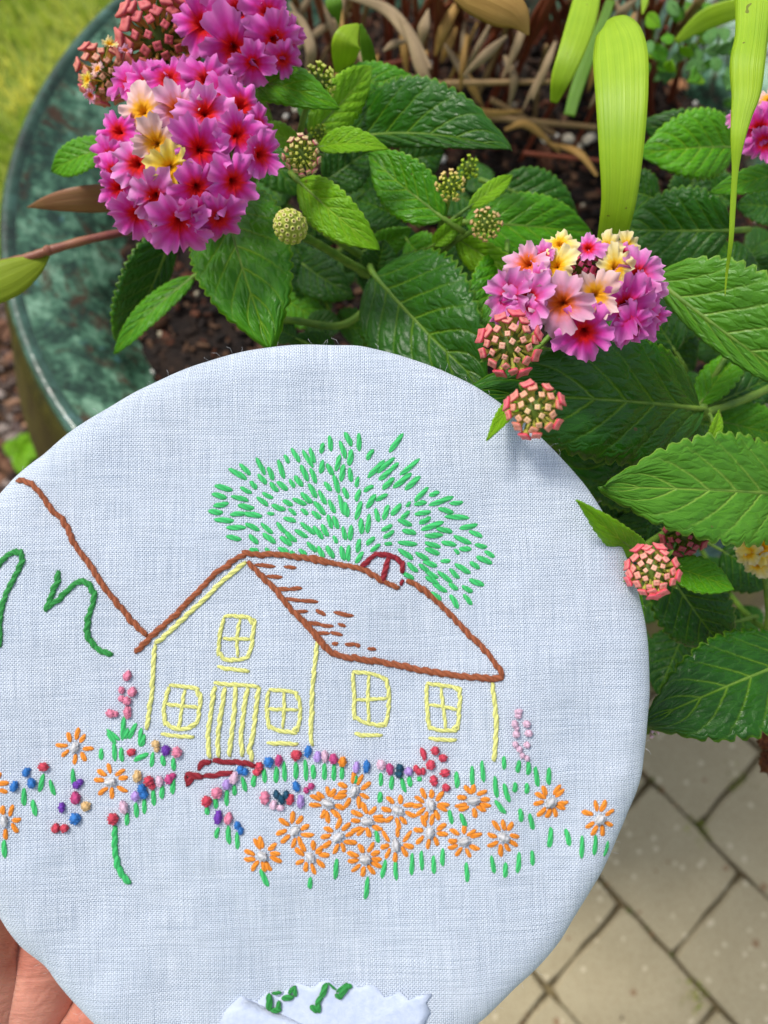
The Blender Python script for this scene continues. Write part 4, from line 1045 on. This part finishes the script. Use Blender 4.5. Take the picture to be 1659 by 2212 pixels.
# ---- stitches
SC = {}
def stitch_mesh(shape, colr):
    if (shape, colr) in SC: return SC[shape, colr]
    r = random.Random(shape * 5 + 1); n, k = 12, 12; V, UV = [], []
    tw = r.uniform(2.2, 3.6) * (1 if shape % 4 else -1); ph = r.uniform(0, 6); be = r.uniform(-.10, .10); fat = r.uniform(-.15, .15)
    for i in range(n):
        s = i / (n - 1)
        rad = max(.03, (1 - abs(2 * s - 1) ** 3.6)) ** .6 * (1 + fat * (s - .5) * 1.2)
        if i in (0, n - 1): rad = .22
        for j in range(k):
            a = 2 * math.pi * j / k
            ply = 1 - .20 * abs(math.sin(1.5 * a + tw * s * 1.5 + ph)) ** 3
            z = math.sin(a) * .5 * rad * ply + .30 * (1 - abs(2 * s - 1) ** 2.5)
            V.append((math.cos(a) * .5 * rad * ply + be * math.sin(math.pi * s), s - .5, z)); UV.append((j / k, s))
    b = n * k
    Fc = grid_faces(n, k, True) + [tuple(range(k - 1, -1, -1)), tuple((n - 1) * k + j for j in range(k))]
    SC[shape, colr] = mesh('stitch', V, Fc, TH[colr], uv=UV); return SC[shape, colr]
rs = random.Random(77)
def put_stitch(name, p, q, wpx, colr, parent, lift=0.0, shape=None, raw=False, h=.44):
    """one stitch between picture points p and q"""
    a = p if raw else hp(*p); b = q if raw else hp(*q)
    mu, mv = (a[0] + b[0]) / 2, (a[1] + b[1]) / 2; dx, dy = b[0] - a[0], b[1] - a[1]; L = math.hypot(dx, dy)
    n = hnorm(mu, mv); y = Vector((dx, dy, 0)); y = (y - n * y.dot(n)).normalized(); x = y.cross(n)
    W_ = wpx * .165 / F_PX * 1.05
    o = bpy.data.objects.new(name, stitch_mesh(rs.randint(0, 9) if shape is None else shape, colr)); C.objects.link(o); o.parent = parent
    M = Matrix((x * W_, y * L * 1.04, n * W_ * h)).transposed().to_4x4(); M.translation = Vector((mu, mv, hz(mu, mv) + lift - W_ * .02))
    o.matrix_basis = M
    return o
def line(name, P, colr, wpx, sl=33, label=None, closed=False, z=None):
    """a stem-stitched line: a thin laid thread carrying its overlapping stitches"""
    if z: P = [z(*p) for p in P]
    Q = [hp(*p) for p in P]; L = [0]
    for a, b in zip(Q, Q[1:]): L.append(L[-1] + math.hypot(b[0] - a[0], b[1] - a[1]))
    def pt(s):
        s = max(0, min(L[-1], s))
        for i in range(len(Q) - 1):
            if s <= L[i + 1] or i == len(Q) - 2:
                t = (s - L[i]) / max(1e-9, L[i + 1] - L[i]); return (Q[i][0] + (Q[i + 1][0] - Q[i][0]) * t, Q[i][1] + (Q[i + 1][1] - Q[i][1]) * t)
    W_ = wpx * .165 / F_PX
    n = max(8, int(L[-1] / .002)); pth = []
    for i in range(n):
        u, v = pt(L[-1] * i / (n - 1)); pth.append(Vector((u, v, hz(u, v) + W_ * .12)))
    tv, tf = tube_geo(pth, W_ * .30, 6)
    part = link(name, mesh(name, tv, tf, TH[colr], uv=[(0.5, .5)] * len(tv)), hoop)
    if label: part['label'] = label
    SLm = sl * .165 / F_PX; m_ = max(1, round(L[-1] / (SLm * .66)))
    step = L[-1] / m_; k = 0
    for i in range(m_):
        s0 = max(0, i * step - SLm * .17); s1 = min(L[-1], (i + 1) * step + SLm * .17)
        a, b = pt(s0), pt(s1); dx, dy = b[0] - a[0], b[1] - a[1]; l_ = math.hypot(dx, dy) or 1
        ox, oy = -dy / l_ * W_ * .20, dx / l_ * W_ * .20; j = rs.uniform(.8, 1.2)
        a = (a[0] + ox * j, a[1] + oy * j); b = (b[0] - ox * j, b[1] - oy * j)
        put_stitch('stitch', a, b, wpx * rs.uniform(.95, 1.15), colr, part, h=.6, lift=(i % 2) * W_ * .06, raw=True)
    return part
zA = lambda x, y: (438.9 + x * .1984, 905.2 + y * .1984)
zB = lambda x, y: (768.0 + x * .1984, 905.2 + y * .1984)
zC = lambda x, y: (274.3 + x * .2645, 1152.0 + y * .2645)
zD = lambda x, y: (658.3 + x * .2976, 1206.9 + y * .2976)
zE = lambda x, y: (x * .2645, 1536.0 + y * .2645)
zF = lambda x, y: (384.0 + x * .2645, 1590.9 + y * .2645)
zG = lambda x, y: (768.0 + x * .2645, 1590.9 + y * .2645)
zH = lambda x, y: (x * .2645, 987.5 + y * .2645)
zI = lambda x, y: (x * .5952, 1865.2 + y * .5952)
zK = lambda x, y: (1097.2 + x * .3386, 1536.0 + y * .3386)
TREE_A = """1540,140,1610,280 1370,175,1390,335 1300,255,1280,360 1485,235,1545,415 1610,330,1590,495 955,315,1040,460 1080,335,1190,515 1160,310,1210,465 880,385,925,470 805,440,875,635 570,420,660,595 390,485,500,600 275,540,460,650 700,520,755,655 1485,390,1445,555 1295,445,1275,580 1345,485,1410,600 1060,500,1135,665 1165,535,1225,690 1525,495,1500,670 1595,530,1615,675 590,600,675,700 995,615,1075,725 935,655,985,740 505,675,570,755 725,690,805,780 800,680,910,765 1320,685,1390,775 1420,610,1475,800 1145,705,1230,850 125,725,305,770 400,740,515,800 640,800,750,855 95,815,245,855 305,840,480,885 1065,800,1180,905 1260,775,1335,920 1525,750,1575,860 580,850,695,940 975,860,1115,925 865,885,965,935 115,945,265,915 380,935,545,965 745,935,885,985 1205,900,1325,1035 1370,880,1435,1015 1475,825,1535,1040 1540,910,1575,1060 60,1000,205,1015 295,1040,450,1025 440,1025,630,1055 695,1020,765,1030 930,975,1005,1040 1065,980,1135,1035 1185,1005,1275,1080 125,1095,325,1105 875,1075,1000,1115 1355,1045,1400,1185 1415,1060,1470,1190 255,1180,455,1180 460,1140,605,1210 630,1135,750,1240 800,1130,900,1240 890,1230,1010,1330 1060,1130,1210,1250 1200,1170,1300,1300 1290,1150,1360,1270 1000,1210,1130,1285 1520,1175,1555,1310 1610,1160,1600,1315 255,1280,405,1310 500,1260,590,1355 650,1250,780,1345 835,1285,955,1375 1420,1275,1455,1350 505,1420,595,1435 680,1405,720,1450 815,1405,920,1455 945,1440,990,1475 1045,1420,1120,1475 1130,1345,1225,1445 1250,1390,1310,1510 1345,1385,1420,1510 1500,1390,1540,1535 1585,1380,1580,1545"""
TREE_B = """35,150,40,335 515,155,375,350 190,330,125,435 310,450,140,630 420,420,245,580 465,475,385,560 395,540,260,655 695,430,490,600 415,640,300,760 605,590,415,745 700,625,545,765 30,630,10,735 190,725,95,785 790,745,650,890 645,930,770,905 910,790,810,830 1060,845,810,935 1035,915,1170,900 345,820,225,885 215,825,125,965 45,770,10,890 60,900,5,1090 595,900,555,950 490,925,395,1045 355,940,305,1095 220,975,255,1115 150,1040,130,1235 55,1090,65,1245 585,1005,500,1080 650,1035,815,1005 910,970,1065,1015 980,1060,1235,1075 465,1100,610,1155 815,1070,700,1135 955,1120,720,1205 885,1190,1055,1230 1330,1145,1145,1190 1245,1220,1380,1280 395,1155,290,1215 415,1220,310,1295 515,1215,655,1245 760,1270,950,1260 1080,1270,1260,1350 465,1340,665,1360 760,1345,930,1395 945,1340,1095,1370 1310,1365,1435,1390 1140,1410,1260,1415 760,1410,920,1470 1085,1420,1130,1465 1415,1440,1515,1500 1325,1500,1490,1570 470,1420,620,1525 660,1455,800,1530 205,1290,125,1370 320,1360,395,1360 45,1310,20,1450 265,1365,170,1440 80,1450,5,1565 935,1545,1030,1540 570,1570,675,1660 740,1555,890,1600 695,1585,800,1670 1090,1580,1250,1675 1255,1560,1350,1625 1035,1635,1130,1730 760,1650,905,1730 905,1660,1050,1770 520,1680,630,1740 770,1720,905,1795 1250,1750,1400,1810 1025,1790,1115,1855 850,1800,995,1880 1170,1820,1275,1880 830,1890,930,1975 1040,1920,1120,2060 1185,1915,1270,2020"""
GR = {zE: """880,150,980,230 880,180,950,260 1020,50,1005,230 1050,140,1030,220 1120,100,1060,220 1160,140,1150,280 1185,190,1160,280 935,260,945,400 995,300,1005,405 828,310,828,395 1215,345,1105,400 1255,335,1240,450 1335,360,1345,440 1425,380,1425,480 590,480,590,610 350,520,315,660 405,570,440,690 195,635,195,775 260,735,290,855 1425,550,1415,670 1330,605,1325,710 1255,640,1260,770 1180,720,1180,835 1110,755,1115,870 1035,830,1030,935 30,1060,35,1200""",
 zF: """245,570,250,630 310,490,315,580 405,430,405,560 465,395,465,475 530,330,560,440 630,315,620,405 705,265,715,370 805,250,805,370 870,210,880,360 965,215,965,345 1040,195,1050,360 1105,235,1110,345 1200,225,1200,355 1280,230,1275,360 1340,250,1340,350 1445,315,1450,385 335,740,315,825 415,730,425,870 485,780,490,910 680,1080,740,1220 1085,1155,1080,1245 1300,1005,1285,1165 1550,1165,1530,1340 1620,780,1640,875""",
 zG: """205,310,205,410 300,335,295,440 375,345,410,460 440,340,450,415 525,340,520,370 200,465,195,545 825,300,830,425 955,250,960,405 1035,205,1050,370 1215,170,1215,270 1340,205,1330,300 1415,210,1415,320 1475,250,1500,420 1590,270,1590,405 1140,335,1160,510 1215,395,1260,540 1305,385,1305,460 1405,395,1405,475 1145,530,1230,635 770,610,790,720 860,640,900,750 1350,605,1360,705 1430,645,1465,780 1610,770,1590,920 245,1025,215,1170 325,1025,335,1185 465,970,460,1145 540,950,545,1105 640,990,645,1130 715,930,715,1065 905,1040,915,1200 1115,990,1140,1125 1230,1050,1225,1165 1345,970,1330,1130 1450,955,1460,1075""",
 zK: """280,760,280,880 380,770,405,875 485,815,480,950 570,810,565,935 655,855,640,955"""}
def quads(t): return [tuple(float(x) for x in q.split(',')) for q in t.split()]
def ext(a, b, px=1.5):
    dx, dy = b[0] - a[0], b[1] - a[1]; l_ = math.hypot(dx, dy) or 1
    return (a[0] - dx / l_ * px, a[1] - dy / l_ * px), (b[0] + dx / l_ * px, b[1] + dy / l_ * px)
for zz, txt in ((zA, TREE_A), (zB, TREE_B)):
    for (a, b, c_, d_) in quads(txt):
        p, q = ext(zz(a, b), zz(c_, d_)); l_ = math.hypot(q[0] - p[0], q[1] - p[1])
        put_stitch('leaf_stitch', p, q, min(12, max(8.5, 6.0 + l_ * .18)) * rs.uniform(.92, 1.12), 'green', hoop)
for zz, txt in GR.items():
    for (a, b, c_, d_) in quads(txt):
        p, q = ext(zz(a, b), zz(c_, d_)); put_stitch('grass_stitch', p, q, rs.uniform(10, 12), 'green', hoop)
# hill, roof, chimney
line('hill_outline', [(110,187),(180,195),(240,195),(290,240),(330,290),(380,350),(420,430),(450,470),(520,490),(555,570),(590,650),(640,750),(700,820),(760,890),(820,1000),(880,1080),(930,1140),(1040,1280),(1130,1390),(1215,1455)], 'brown', 12.5, z=zH)
line('roof_outline', [(75,975),(190,850),(330,730),(470,600),(540,520),(620,440),(700,350),(790,270),(860,240),(935,155),(1070,175),(1130,185),(1200,165),(1340,190),(1480,195),(1600,220),(1659,228)], 'brown', 12.5, z=zC, label='left slope and ridge of the stitched roof')
line('roof_outline', [(20,0),(110,18),(200,30),(300,50),(410,70),(460,90),(500,120),(570,170),(620,195),(690,210)], 'brown', 12, z=zD)
line('roof_outline', [(735,165),(815,180),(870,230),(930,285),(1000,350),(1060,400),(1100,450),(1150,500),(1190,555),(1250,600),(1310,660),(1350,720),(1400,780),(1445,850)], 'brown', 12.5, z=zD)
line('roof_outline', [(1445,855),(1380,880),(1290,868),(1200,860),(1100,850),(1000,840),(900,825),(800,805),(700,785),(600,755),(450,745),(380,730),(320,715),(200,700),(130,610),(70,540),(0,480)], 'brown', 13.5, z=zD)
line('roof_outline', [(980,230),(1040,290),(1080,330),(1140,390),(1200,440),(1240,500),(1290,560),(1340,620),(1400,680),(1460,745),(1520,800),(1560,850),(1600,900),(1640,955)], 'brown', 12.5, z=zC)
for zz, txt in ((zC, "1045,255,1205,272 1285,272,1378,282 1140,348,1265,358 1230,450,1330,460 1320,458,1425,450 1290,530,1430,550 1410,548,1560,560 1380,640,1475,637 1545,628,1620,668"),
                (zD, "20,465,120,480 105,480,205,490 215,388,350,415 245,472,295,492 70,540,180,542 190,535,270,555 200,617,240,615 295,622,370,622 370,622,398,640 458,655,515,662")):
    for q in quads(txt):
        a, b = ext(zz(q[0], q[1]), zz(q[2], q[3])); put_stitch('shingle_stitch', a, b, rs.uniform(8, 10.5), 'brown', hoop)
line('chimney_outline', [(60,1625),(140,1540),(215,1450),(290,1460),(370,1480),(440,1495),(505,1530),(530,1590),(515,1680)], 'red', 11, z=zB)
line('chimney_outline', [(355,1500),(330,1600),(305,1700),(300,1790)], 'red', 12, z=zB); line('chimney_outline', [(512,1745),(498,1815)], 'red', 9, z=zB)
# walls
Y = 'yellow'
line('wall_outline', [(970,230),(900,300),(800,370),(700,470),(640,540),(560,610),(440,720),(330,830),(235,900)], Y, 10, z=zC)
line('wall_outline', [(235,905),(225,1030),(220,1170),(212,1300),(190,1450),(170,1600)], Y, 9.5, 36, z=zC)
line('wall_outline', [(1550,880),(1540,1040),(1520,1200),(1510,1400),(1500,1659)], Y, 9, 36, z=zC)
line('wall_outline', [(58,1100),(45,1180),(35,1270),(60,1360)], Y, 9, 34, z=zD)
line('wall_outline', [(1362,900),(1385,1080),(1395,1250),(1380,1380),(1380,1475)], Y, 10, 36, z=zD)
def window(P, mul, tr, sill, z, lab):
    f_ = line('window_outline', P, Y, 8.5, 30, z=z, label=lab)
    line('window_bar', mul, Y, 7.5, 34, z=z); line('window_bar', tr, Y, 7.5, 30, z=z); line('sill_line', sill, Y, 8.5, 34, z=z)
window([(790,685),(880,665),(960,690),(1045,690),(1030,850),(1003,1020),(880,1042),(745,1020),(757,860),(790,690)], [(925,700),(893,860),(908,1010)], [(785,860),(1008,862)], [(740,1088),(870,1115),(1003,1125)], zC, 'yellow stitched window in the gable')
window([(350,1240),(470,1250),(600,1265),(605,1400),(575,1570),(430,1605),(310,1565),(305,1400),(345,1250)], [(475,1275),(455,1420),(430,1595)], [(320,1388),(455,1410),(590,1418)], [(285,1635),(420,1655),(555,1655)], zC, 'yellow stitched window left of the door')
window([(1160,1275),(1280,1285),(1400,1290),(1422,1440),(1397,1632),(1280,1615),(1160,1600),(1137,1440),(1158,1285)], [(1280,1295),(1287,1440),(1275,1595)], [(1150,1435),(1287,1440),(1398,1440)], [(1142,1710),(1270,1715),(1400,1718)], zC, 'yellow stitched window right of the door')
window([(345,825),(480,832),(600,872),(618,1020),(590,1230),(470,1205),(350,1170),(362,1000),(345,830)], [(465,842),(455,1030),(470,1200)], [(370,1030),(455,1030),(602,1015)], [(360,1275),(460,1290),(565,1285)], zD, 'yellow stitched window under the left part of the eaves')
window([(885,910),(1010,925),(1137,937),(1125,1080),(1118,1250),(1010,1252),(900,1250),(888,1080),(885,915)], [(990,938),(1005,1075),(1028,1240)], [(905,1068),(1005,1075),(1112,1097)], [(900,1308),(1000,1325),(1105,1318)], zD, 'yellow stitched window under the right part of the eaves')
line('door_top', [(710,1222),(880,1235),(1080,1250)], Y, 8.5, 32, z=zC)
dC = lambda x, y: (x, y)
def cf(P):   # mixed crop C then crop F points
    return [zC(*p) if len(p) == 2 else zF(p[0], p[1]) for p in P]
for P in ([(720,1245),(700,1350),(685,1500),(665,1650),(250,90,0),(275,172,0)], [(800,1255),(775,1450),(748,1640),(330,80,0),(345,165,0)], [(882,1245),(888,1400),(862,1600),(430,70,0),(430,162,0)],
          [(985,1255),(958,1450),(932,1600),(520,70,0),(532,162,0)], [(1080,1255),(1058,1450),(1028,1640),(600,80,0),(578,135,0),(615,200,0)]):
    line('door_plank_line', cf(P), Y, 9.5, 36)
line('step_outline', [(178,270),(183,210),(215,190),(280,197)], 'red', 11, z=zF); line('step_outline', [(290,190),(350,207),(450,203),(540,205),(640,235)], 'red', 12, 40, z=zF)
line('step_outline', [(85,400),(80,350),(62,308),(130,300),(215,322)], 'red', 13, 42, z=zF); line('step_outline', [(215,322),(330,310),(400,290),(455,280)], 'red', 11, 40, z=zF)
# lettering
line('stitched_letter', [(-180,1050),(-90,960),(0,880),(60,800),(110,765),(170,748),(205,800),(205,860),(140,950),(95,1040),(55,1130),(25,1250),(5,1350),(12,1450),(15,1550)], 'deepgreen', 12, z=zH, label='green stitched letter cut off by the left edge')
line('stitched_letter', [(485,925),(500,1000),(455,1060),(430,1130),(385,1260)], 'deepgreen', 12, z=zH, label='first stroke of the green stitched letter n')
line('stitched_letter', [(390,1250),(455,1180),(560,1110),(600,1050),(645,1003),(730,1003),(785,1080),(782,1190),(745,1270),(720,1350),(715,1440),(760,1540),(840,1590),(932,1607)], 'deepgreen', 12, z=zH, label='green stitched letter n beside the hill line')
line('long_stem', [(935,940),(930,1040),(928,1130),(940,1210),(950,1300),(1000,1380),(1057,1420)], 'green', 12.5, z=zE)

# daisies
DZ = [(zE,610,300),(zE,910,572),(zE,35,900),(zE,-65,620),(zF,695,965),(zF,955,765),(zF,1225,545),(zF,1440,450),(zF,1305,820),(zF,1545,700),(zF,1085,980),(zF,1530,1010),
      (zG,345,612),(zG,615,565),(zG,965,527),(zG,610,790),(zG,888,862),(zG,1210,830),(zG,330,895),(zG,1605,552),(zK,597,700)]
knots = {}
def knot_mesh(k, colr):
    if (k, colr) in knots: return knots[k, colr]
    r = random.Random(k * 3 + 2); V, UV = [], []; n1, n2 = 14, 20
    pl = r.choice([4, 5, 6]); tl = r.uniform(0, 3)
    for i in range(n1):
        for j in range(n2):
            a = math.pi * i / (n1 - 1); b_ = 2 * math.pi * j / n2
            p = Vector((math.sin(a) * math.cos(b_), math.cos(a), math.sin(a) * math.sin(b_)))
            q = p.x * math.cos(tl) * .5 + p.y
            g = 1 - .27 * abs(math.sin(pl * (q * 1.6 + .5 * p.x) + tl)) ** 4 - .1 * abs(math.sin(2.2 * math.atan2(p.z, p.x) + 3 * p.y)) ** 5 + .1 * noise.noise(p * 1.8 + Vector((k, 0, 0)))
            V.append(Vector((p.x * .5, p.y * .5, p.z * .42 + .26)) * g); UV.append((j / n2, i / n1 * .6))
    knots[k, colr] = mesh('knot', V, grid_faces(n1, n2, True), TH[colr], uv=UV); return knots[k, colr]
def put_knot(name, p, w_, h_, ang_, colr, parent, lift=0):
    u, v = hp(*p); n = hnorm(u, v); k = .165 / F_PX
    x = Vector((math.cos(ang_), math.sin(ang_), 0)); x = (x - n * x.dot(n)).normalized(); y = n.cross(x)
    o = bpy.data.objects.new(name, knot_mesh(rs.randint(0, 7), colr)); C.objects.link(o); o.parent = parent
    M = Matrix((x * w_ * k, y * h_ * k, n * min(w_, h_) * k * .9)).transposed().to_4x4(); M.translation = Vector((u, v, hz(u, v) + lift))
    o.matrix_basis = M; return o
for (zz, cx, cy) in DZ:
    px, py = zz(cx, cy)
    cen = put_knot('daisy', (px, py), rs.uniform(18, 22), rs.uniform(26, 31), rs.uniform(0, 3.14), 'white', hoop)
    cen.matrix_basis = cen.matrix_basis.copy()
    inv = cen.matrix_basis.inverted()
    n_ = rs.randint(8, 10); a0 = rs.uniform(0, 6.28)
    for k in range(n_):
        a = a0 + 2 * math.pi * k / n_ + rs.uniform(-.2, .2); r0 = rs.uniform(13, 17); r1 = r0 + rs.uniform(20, 28)
        o = put_stitch('petal_stitch', (px + r0 * math.cos(a), py + r0 * math.sin(a)), (px + r1 * math.cos(a), py + r1 * math.sin(a)), rs.uniform(9.5, 12), 'orange', None)
        M = o.matrix_basis.copy(); o.parent = cen; o.matrix_basis = inv @ M
KN = {zE: "crimson,1082,328,22,17 gold,1280,262,20,17 gold,1290,305,14,14 purple,1365,312,21,24 pink,1455,328,23,25 crimson,355,455,26,20 blue,215,500,17,21 blue,230,480,13,10 blue,120,612,19,26 blue,262,585,20,24 purple,620,605,20,17 purple,650,580,16,15 magenta,612,712,23,28 purple,497,790,16,25 gold,697,780,23,22 blue,605,885,26,27 crimson,450,962,20,21 crimson,520,962,20,19 crimson,925,878,26,27 palepink,1015,780,21,30 lilac,1112,690,21,23 blue,1165,630,22,24 blue,1182,675,20,21 crimson,1225,560,24,24 crimson,1250,605,16,17 palepink,1310,565,17,27 magenta,1385,550,19,23 magenta,1420,520,14,13 gold,1130,525,20,27 pink,915,15,24,18 pink,955,20,14,14 pink,1055,22,16,20",
 zF: "crimson,243,518,24,25 pink,325,450,26,26 lilac,405,382,20,23 palepink,465,330,20,29 blue,515,265,18,20 blue,550,282,18,18 crimson,670,240,19,22 crimson,650,285,20,16 blue,745,202,23,25 magenta,825,190,17,28 crimson,968,148,26,24 blue,1063,120,17,29 lilac,1140,165,18,26 palepink,1200,160,16,28 magenta,1270,182,20,24 orange,1343,208,20,24 lilac,1455,255,16,27 blue,1540,248,17,30 purple,335,650,20,33 pink,420,660,19,27 blue,490,715,15,20 blue,518,760,14,19 pink,715,490,23,30 teal,808,465,15,20 teal,848,505,17,23 teal,885,468,15,20 palepink,785,550,18,22 palepink,840,575,20,14 crimson,920,510,17,26 blue,968,405,18,25 magenta,1050,435,14,15 magenta,1090,402,16,16 lilac,1005,525,17,30",
 zG: "palepink,210,235,22,24 magenta,280,270,18,27 teal,360,262,19,18 teal,355,310,19,19 lilac,435,290,21,19 crimson,555,145,14,30 crimson,650,120,21,20 crimson,715,180,21,18 crimson,615,235,22,23 crimson,495,265,14,16 crimson,520,292,18,16 crimson,553,290,13,17 crimson,730,300,25,19 crimson,640,362,19,26 crimson,740,420,20,18",
 zC: "pink,15,1160,19,24 pink,-35,1275,15,17 pink,55,1290,21,22 pink,10,1365,20,21 pink,-35,1345,16,15 pink,15,1450,18,24",
 zD: "palepink,1552,1110,20,14 palepink,1550,1140,17,14 palepink,1525,1200,16,18 palepink,1540,1230,13,12 palepink,1612,1200,20,17 palepink,1535,1275,18,17 palepink,1625,1268,20,16 palepink,1530,1350,14,16 palepink,1560,1385,15,16 palepink,1615,1355,17,15 palepink,1580,1430,13,14 palepink,1615,1450,12,14"}
for zz, txt in KN.items():
    for t in txt.split():
        c_, x, y, a, b = t.split(','); put_knot('french_knot', zz(float(x), float(y)), float(a) * 1.05, float(b) * 1.05, rs.uniform(-.35, .35), c_, hoop)

# folded corner of linen pinned over the lower front, cut with pinking shears
FL = [(790,600),(815,545),(870,492),(905,508),(935,515),(965,478),(1010,500),(1045,470),(1078,447),(1130,462),(1160,440),(1192,430),(1222,458),(1270,436),(1300,458),(1330,450),(1365,452),(1395,490),(1425,485),(1450,468),(1485,500),(1520,482),(1565,474),(1545,505),(1560,540),(1530,600),(1500,660),(1400,730),(1180,770),(980,750),(860,690)]
FQ = [hp(*zI(*p)) for p in FL]
cu = sum(p[0] for p in FQ) / len(FQ); cv = sum(p[1] for p in FQ) / len(FQ) - .006
V = []; n_ = 10
for s in range(n_ + 1):
    t = 1 - s / n_
    for (u, v) in FQ:
        a, b = cu + (u - cu) * t, cv + (v - cv) * t
        V.append((a, b, hz(a, b) + .00055 + .0001 * (1 - t) + .00006 * noise.noise(Vector((a * 180, b * 180, 3)))))
Fc = grid_faces(n_ + 1, len(FQ), True)
m0 = len(V); 
for (u, v) in FQ: V.append((u, v, hz(u, v) + .00005))
for j in range(len(FQ)): Fc.append((m0 + j, m0 + (j + 1) % len(FQ), (j + 1) % len(FQ), j))
fl = link('folded_edge', mesh('folded_edge', V, Fc, CLOTHW), hoop); fl['label'] = 'pinked corner of linen folded over at the bottom'
for (a, b, c_, d_, w_) in [(975,478,975,540,15),(980,540,1020,538,12),(1010,505,1012,540,11),(985,478,1020,475,8),(1020,497,1065,490,13),(1045,480,1072,450,10),(1068,452,1072,490,9),(1185,436,1165,490,14),(1168,480,1148,520,12),(1125,520,1158,538,14),(1155,505,1158,545,10),(1190,434,1220,462,5),(1215,478,1245,488,11),(1228,490,1262,440,14),(1262,440,1275,455,11),(1220,470,1260,436,7)]:
    o = put_stitch('reverse_stitch', zI(a, b), zI(c_, d_), w_, 'deepgreen', hoop, lift=.0009)
# loose fuzz along the cloth edge
rf = random.Random(5); V, Fc = [], []
for k in range(70):
    a = rf.uniform(-math.pi, math.pi); R0 = Rth(a); p = Vector((R0 * math.cos(a), R0 * math.sin(a), EDGE_Z + .001)); tn = Vector((-math.sin(a), math.cos(a), 0)); on = Vector((math.cos(a), math.sin(a), 0))
    l_ = rf.uniform(.0006, .0020); dr = (on * rf.uniform(.4, 1) + tn * rf.uniform(-1, 1)).normalized()
    tv, tf = tube_geo([p - on * .0004, p + dr * l_ * .5, p + dr * l_ * .8 + tn * rf.uniform(-.5, .5) * l_], .000022, 3, len(V)); V += tv; Fc += tf
fz = link('cloth_fuzz', mesh('cloth_fuzz', V, Fc, TH['white']), hoop)

# ================================================================ HAND
hand = empty('person', at(40, 2400, .19), "person's bare left hand holding the embroidery hoop from beneath", 'person')
hb_ = world_root(hand)
def m_skin():
    s = NT('skin'); ob = s.obj()
    a = s.noise(ob, 60.0, 5, .6); b = s.noise(ob, 500.0, 3)
    cr_ = s.noise(s.n('Mapping', {'Vector': ob, 'Rotation': (0.2, 0.1, .7), 'Scale': (30, 210, 60)}).outputs[0], 1.0, 4, .6, .8)
    col = s.ramp(a, (.32, lin(160, 88, 72)), (.5, lin(190, 120, 100)), (.68, lin(210, 144, 122)))
    crm = s.math('MULTIPLY', s.math('SUBTRACT', .44, cr_), 6.0, clamp=True)
    col = s.mix(s.math('MULTIPLY', crm, .4), col, lin(160, 84, 62))
    s.bump(s.math('ADD', s.math('MULTIPLY', cr_, 1.4), s.math('MULTIPLY', b, .4)), .7, .0012)
    return s.set(Base_Color=col, Roughness=.5, Subsurface_Weight=.25, Subsurface_Radius=(.006, .002, .001), Subsurface_Scale=1.0, Specular_IOR_Level=.35)
SKIN = m_skin()
J = []; E_ = []; RA = []
def jv(px, py, d, r, par=None, r2=None):
    J.append(at(px, py, d) - hb_); RA.append((r, r2 or r)); 
    if par is not None: E_.append((par, len(J) - 1))
    return len(J) - 1
root = jv(60, 2440, .212, .030, None, .016)
wr = jv(-60, 2680, .214, .026, root, .018); fa = jv(-220, 2980, .212, .027, wr, .024); fa2 = jv(-420, 3400, .222, .034, fa, .032)
pm = jv(180, 2300, .208, .026, root, .014); pm2 = jv(330, 2160, .199, .018, pm, .011); pL = jv(40, 2230, .208, .026, pm, .013); pR = jv(400, 2320, .203, .018, pm, .012)
for (par, pts) in [(pL, [(110, 2080, .198, .011), (140, 1930, .194, .0095), (200, 1780, .189, .0085), (250, 1680, .186, .0078), (280, 1625, .185, .0066)]),
                   (pm2, [(330, 2020, .195, .0105), (400, 1860, .190, .0095), (450, 1700, .187, .0085), (480, 1600, .186, .0078), (495, 1540, .185, .0066)]),
                   (pm2, [(480, 2040, .196, .0102), (590, 1880, .191, .0092), (660, 1740, .188, .0082), (700, 1650, .186, .0074), (725, 1590, .185, .0064)]),
                   (pR, [(560, 2180, .198, .0092), (680, 2060, .193, .0082), (770, 1970, .189, .0074), (820, 1910, .187, .0068), (850, 1870, .186, .0060)])]:
    p = par
    for (x, y, d, r) in pts: p = jv(x, y, d, r, p)
p = root
for (x, y, d, r) in [(-30, 2330, .204, .021), (-30, 2200, .201, .019), (-50, 2080, .196, .015), (-60, 1960, .188, .0115), (-70, 1880, .185, .0105), (-80, 1800, .184, .008)]: p = jv(x, y, d, r, p)
me = bpy.data.meshes.new('hand'); me.from_pydata([tuple(v) for v in J], E_, [])
ho = link('hand', me, hand)
sk = ho.modifiers.new('skin', 'SKIN'); sk.use_smooth_shade = True; sk.branch_smoothing = .6
for i, (a, b) in enumerate(RA): me.skin_vertices[0].data[i].radius = (a, b) if False else (a, a)
me.skin_vertices[0].data[0].use_root = True
ss = ho.modifiers.new('subdivide', 'SUBSURF'); ss.levels = 2; ss.render_levels = 2
me.materials.append(SKIN)
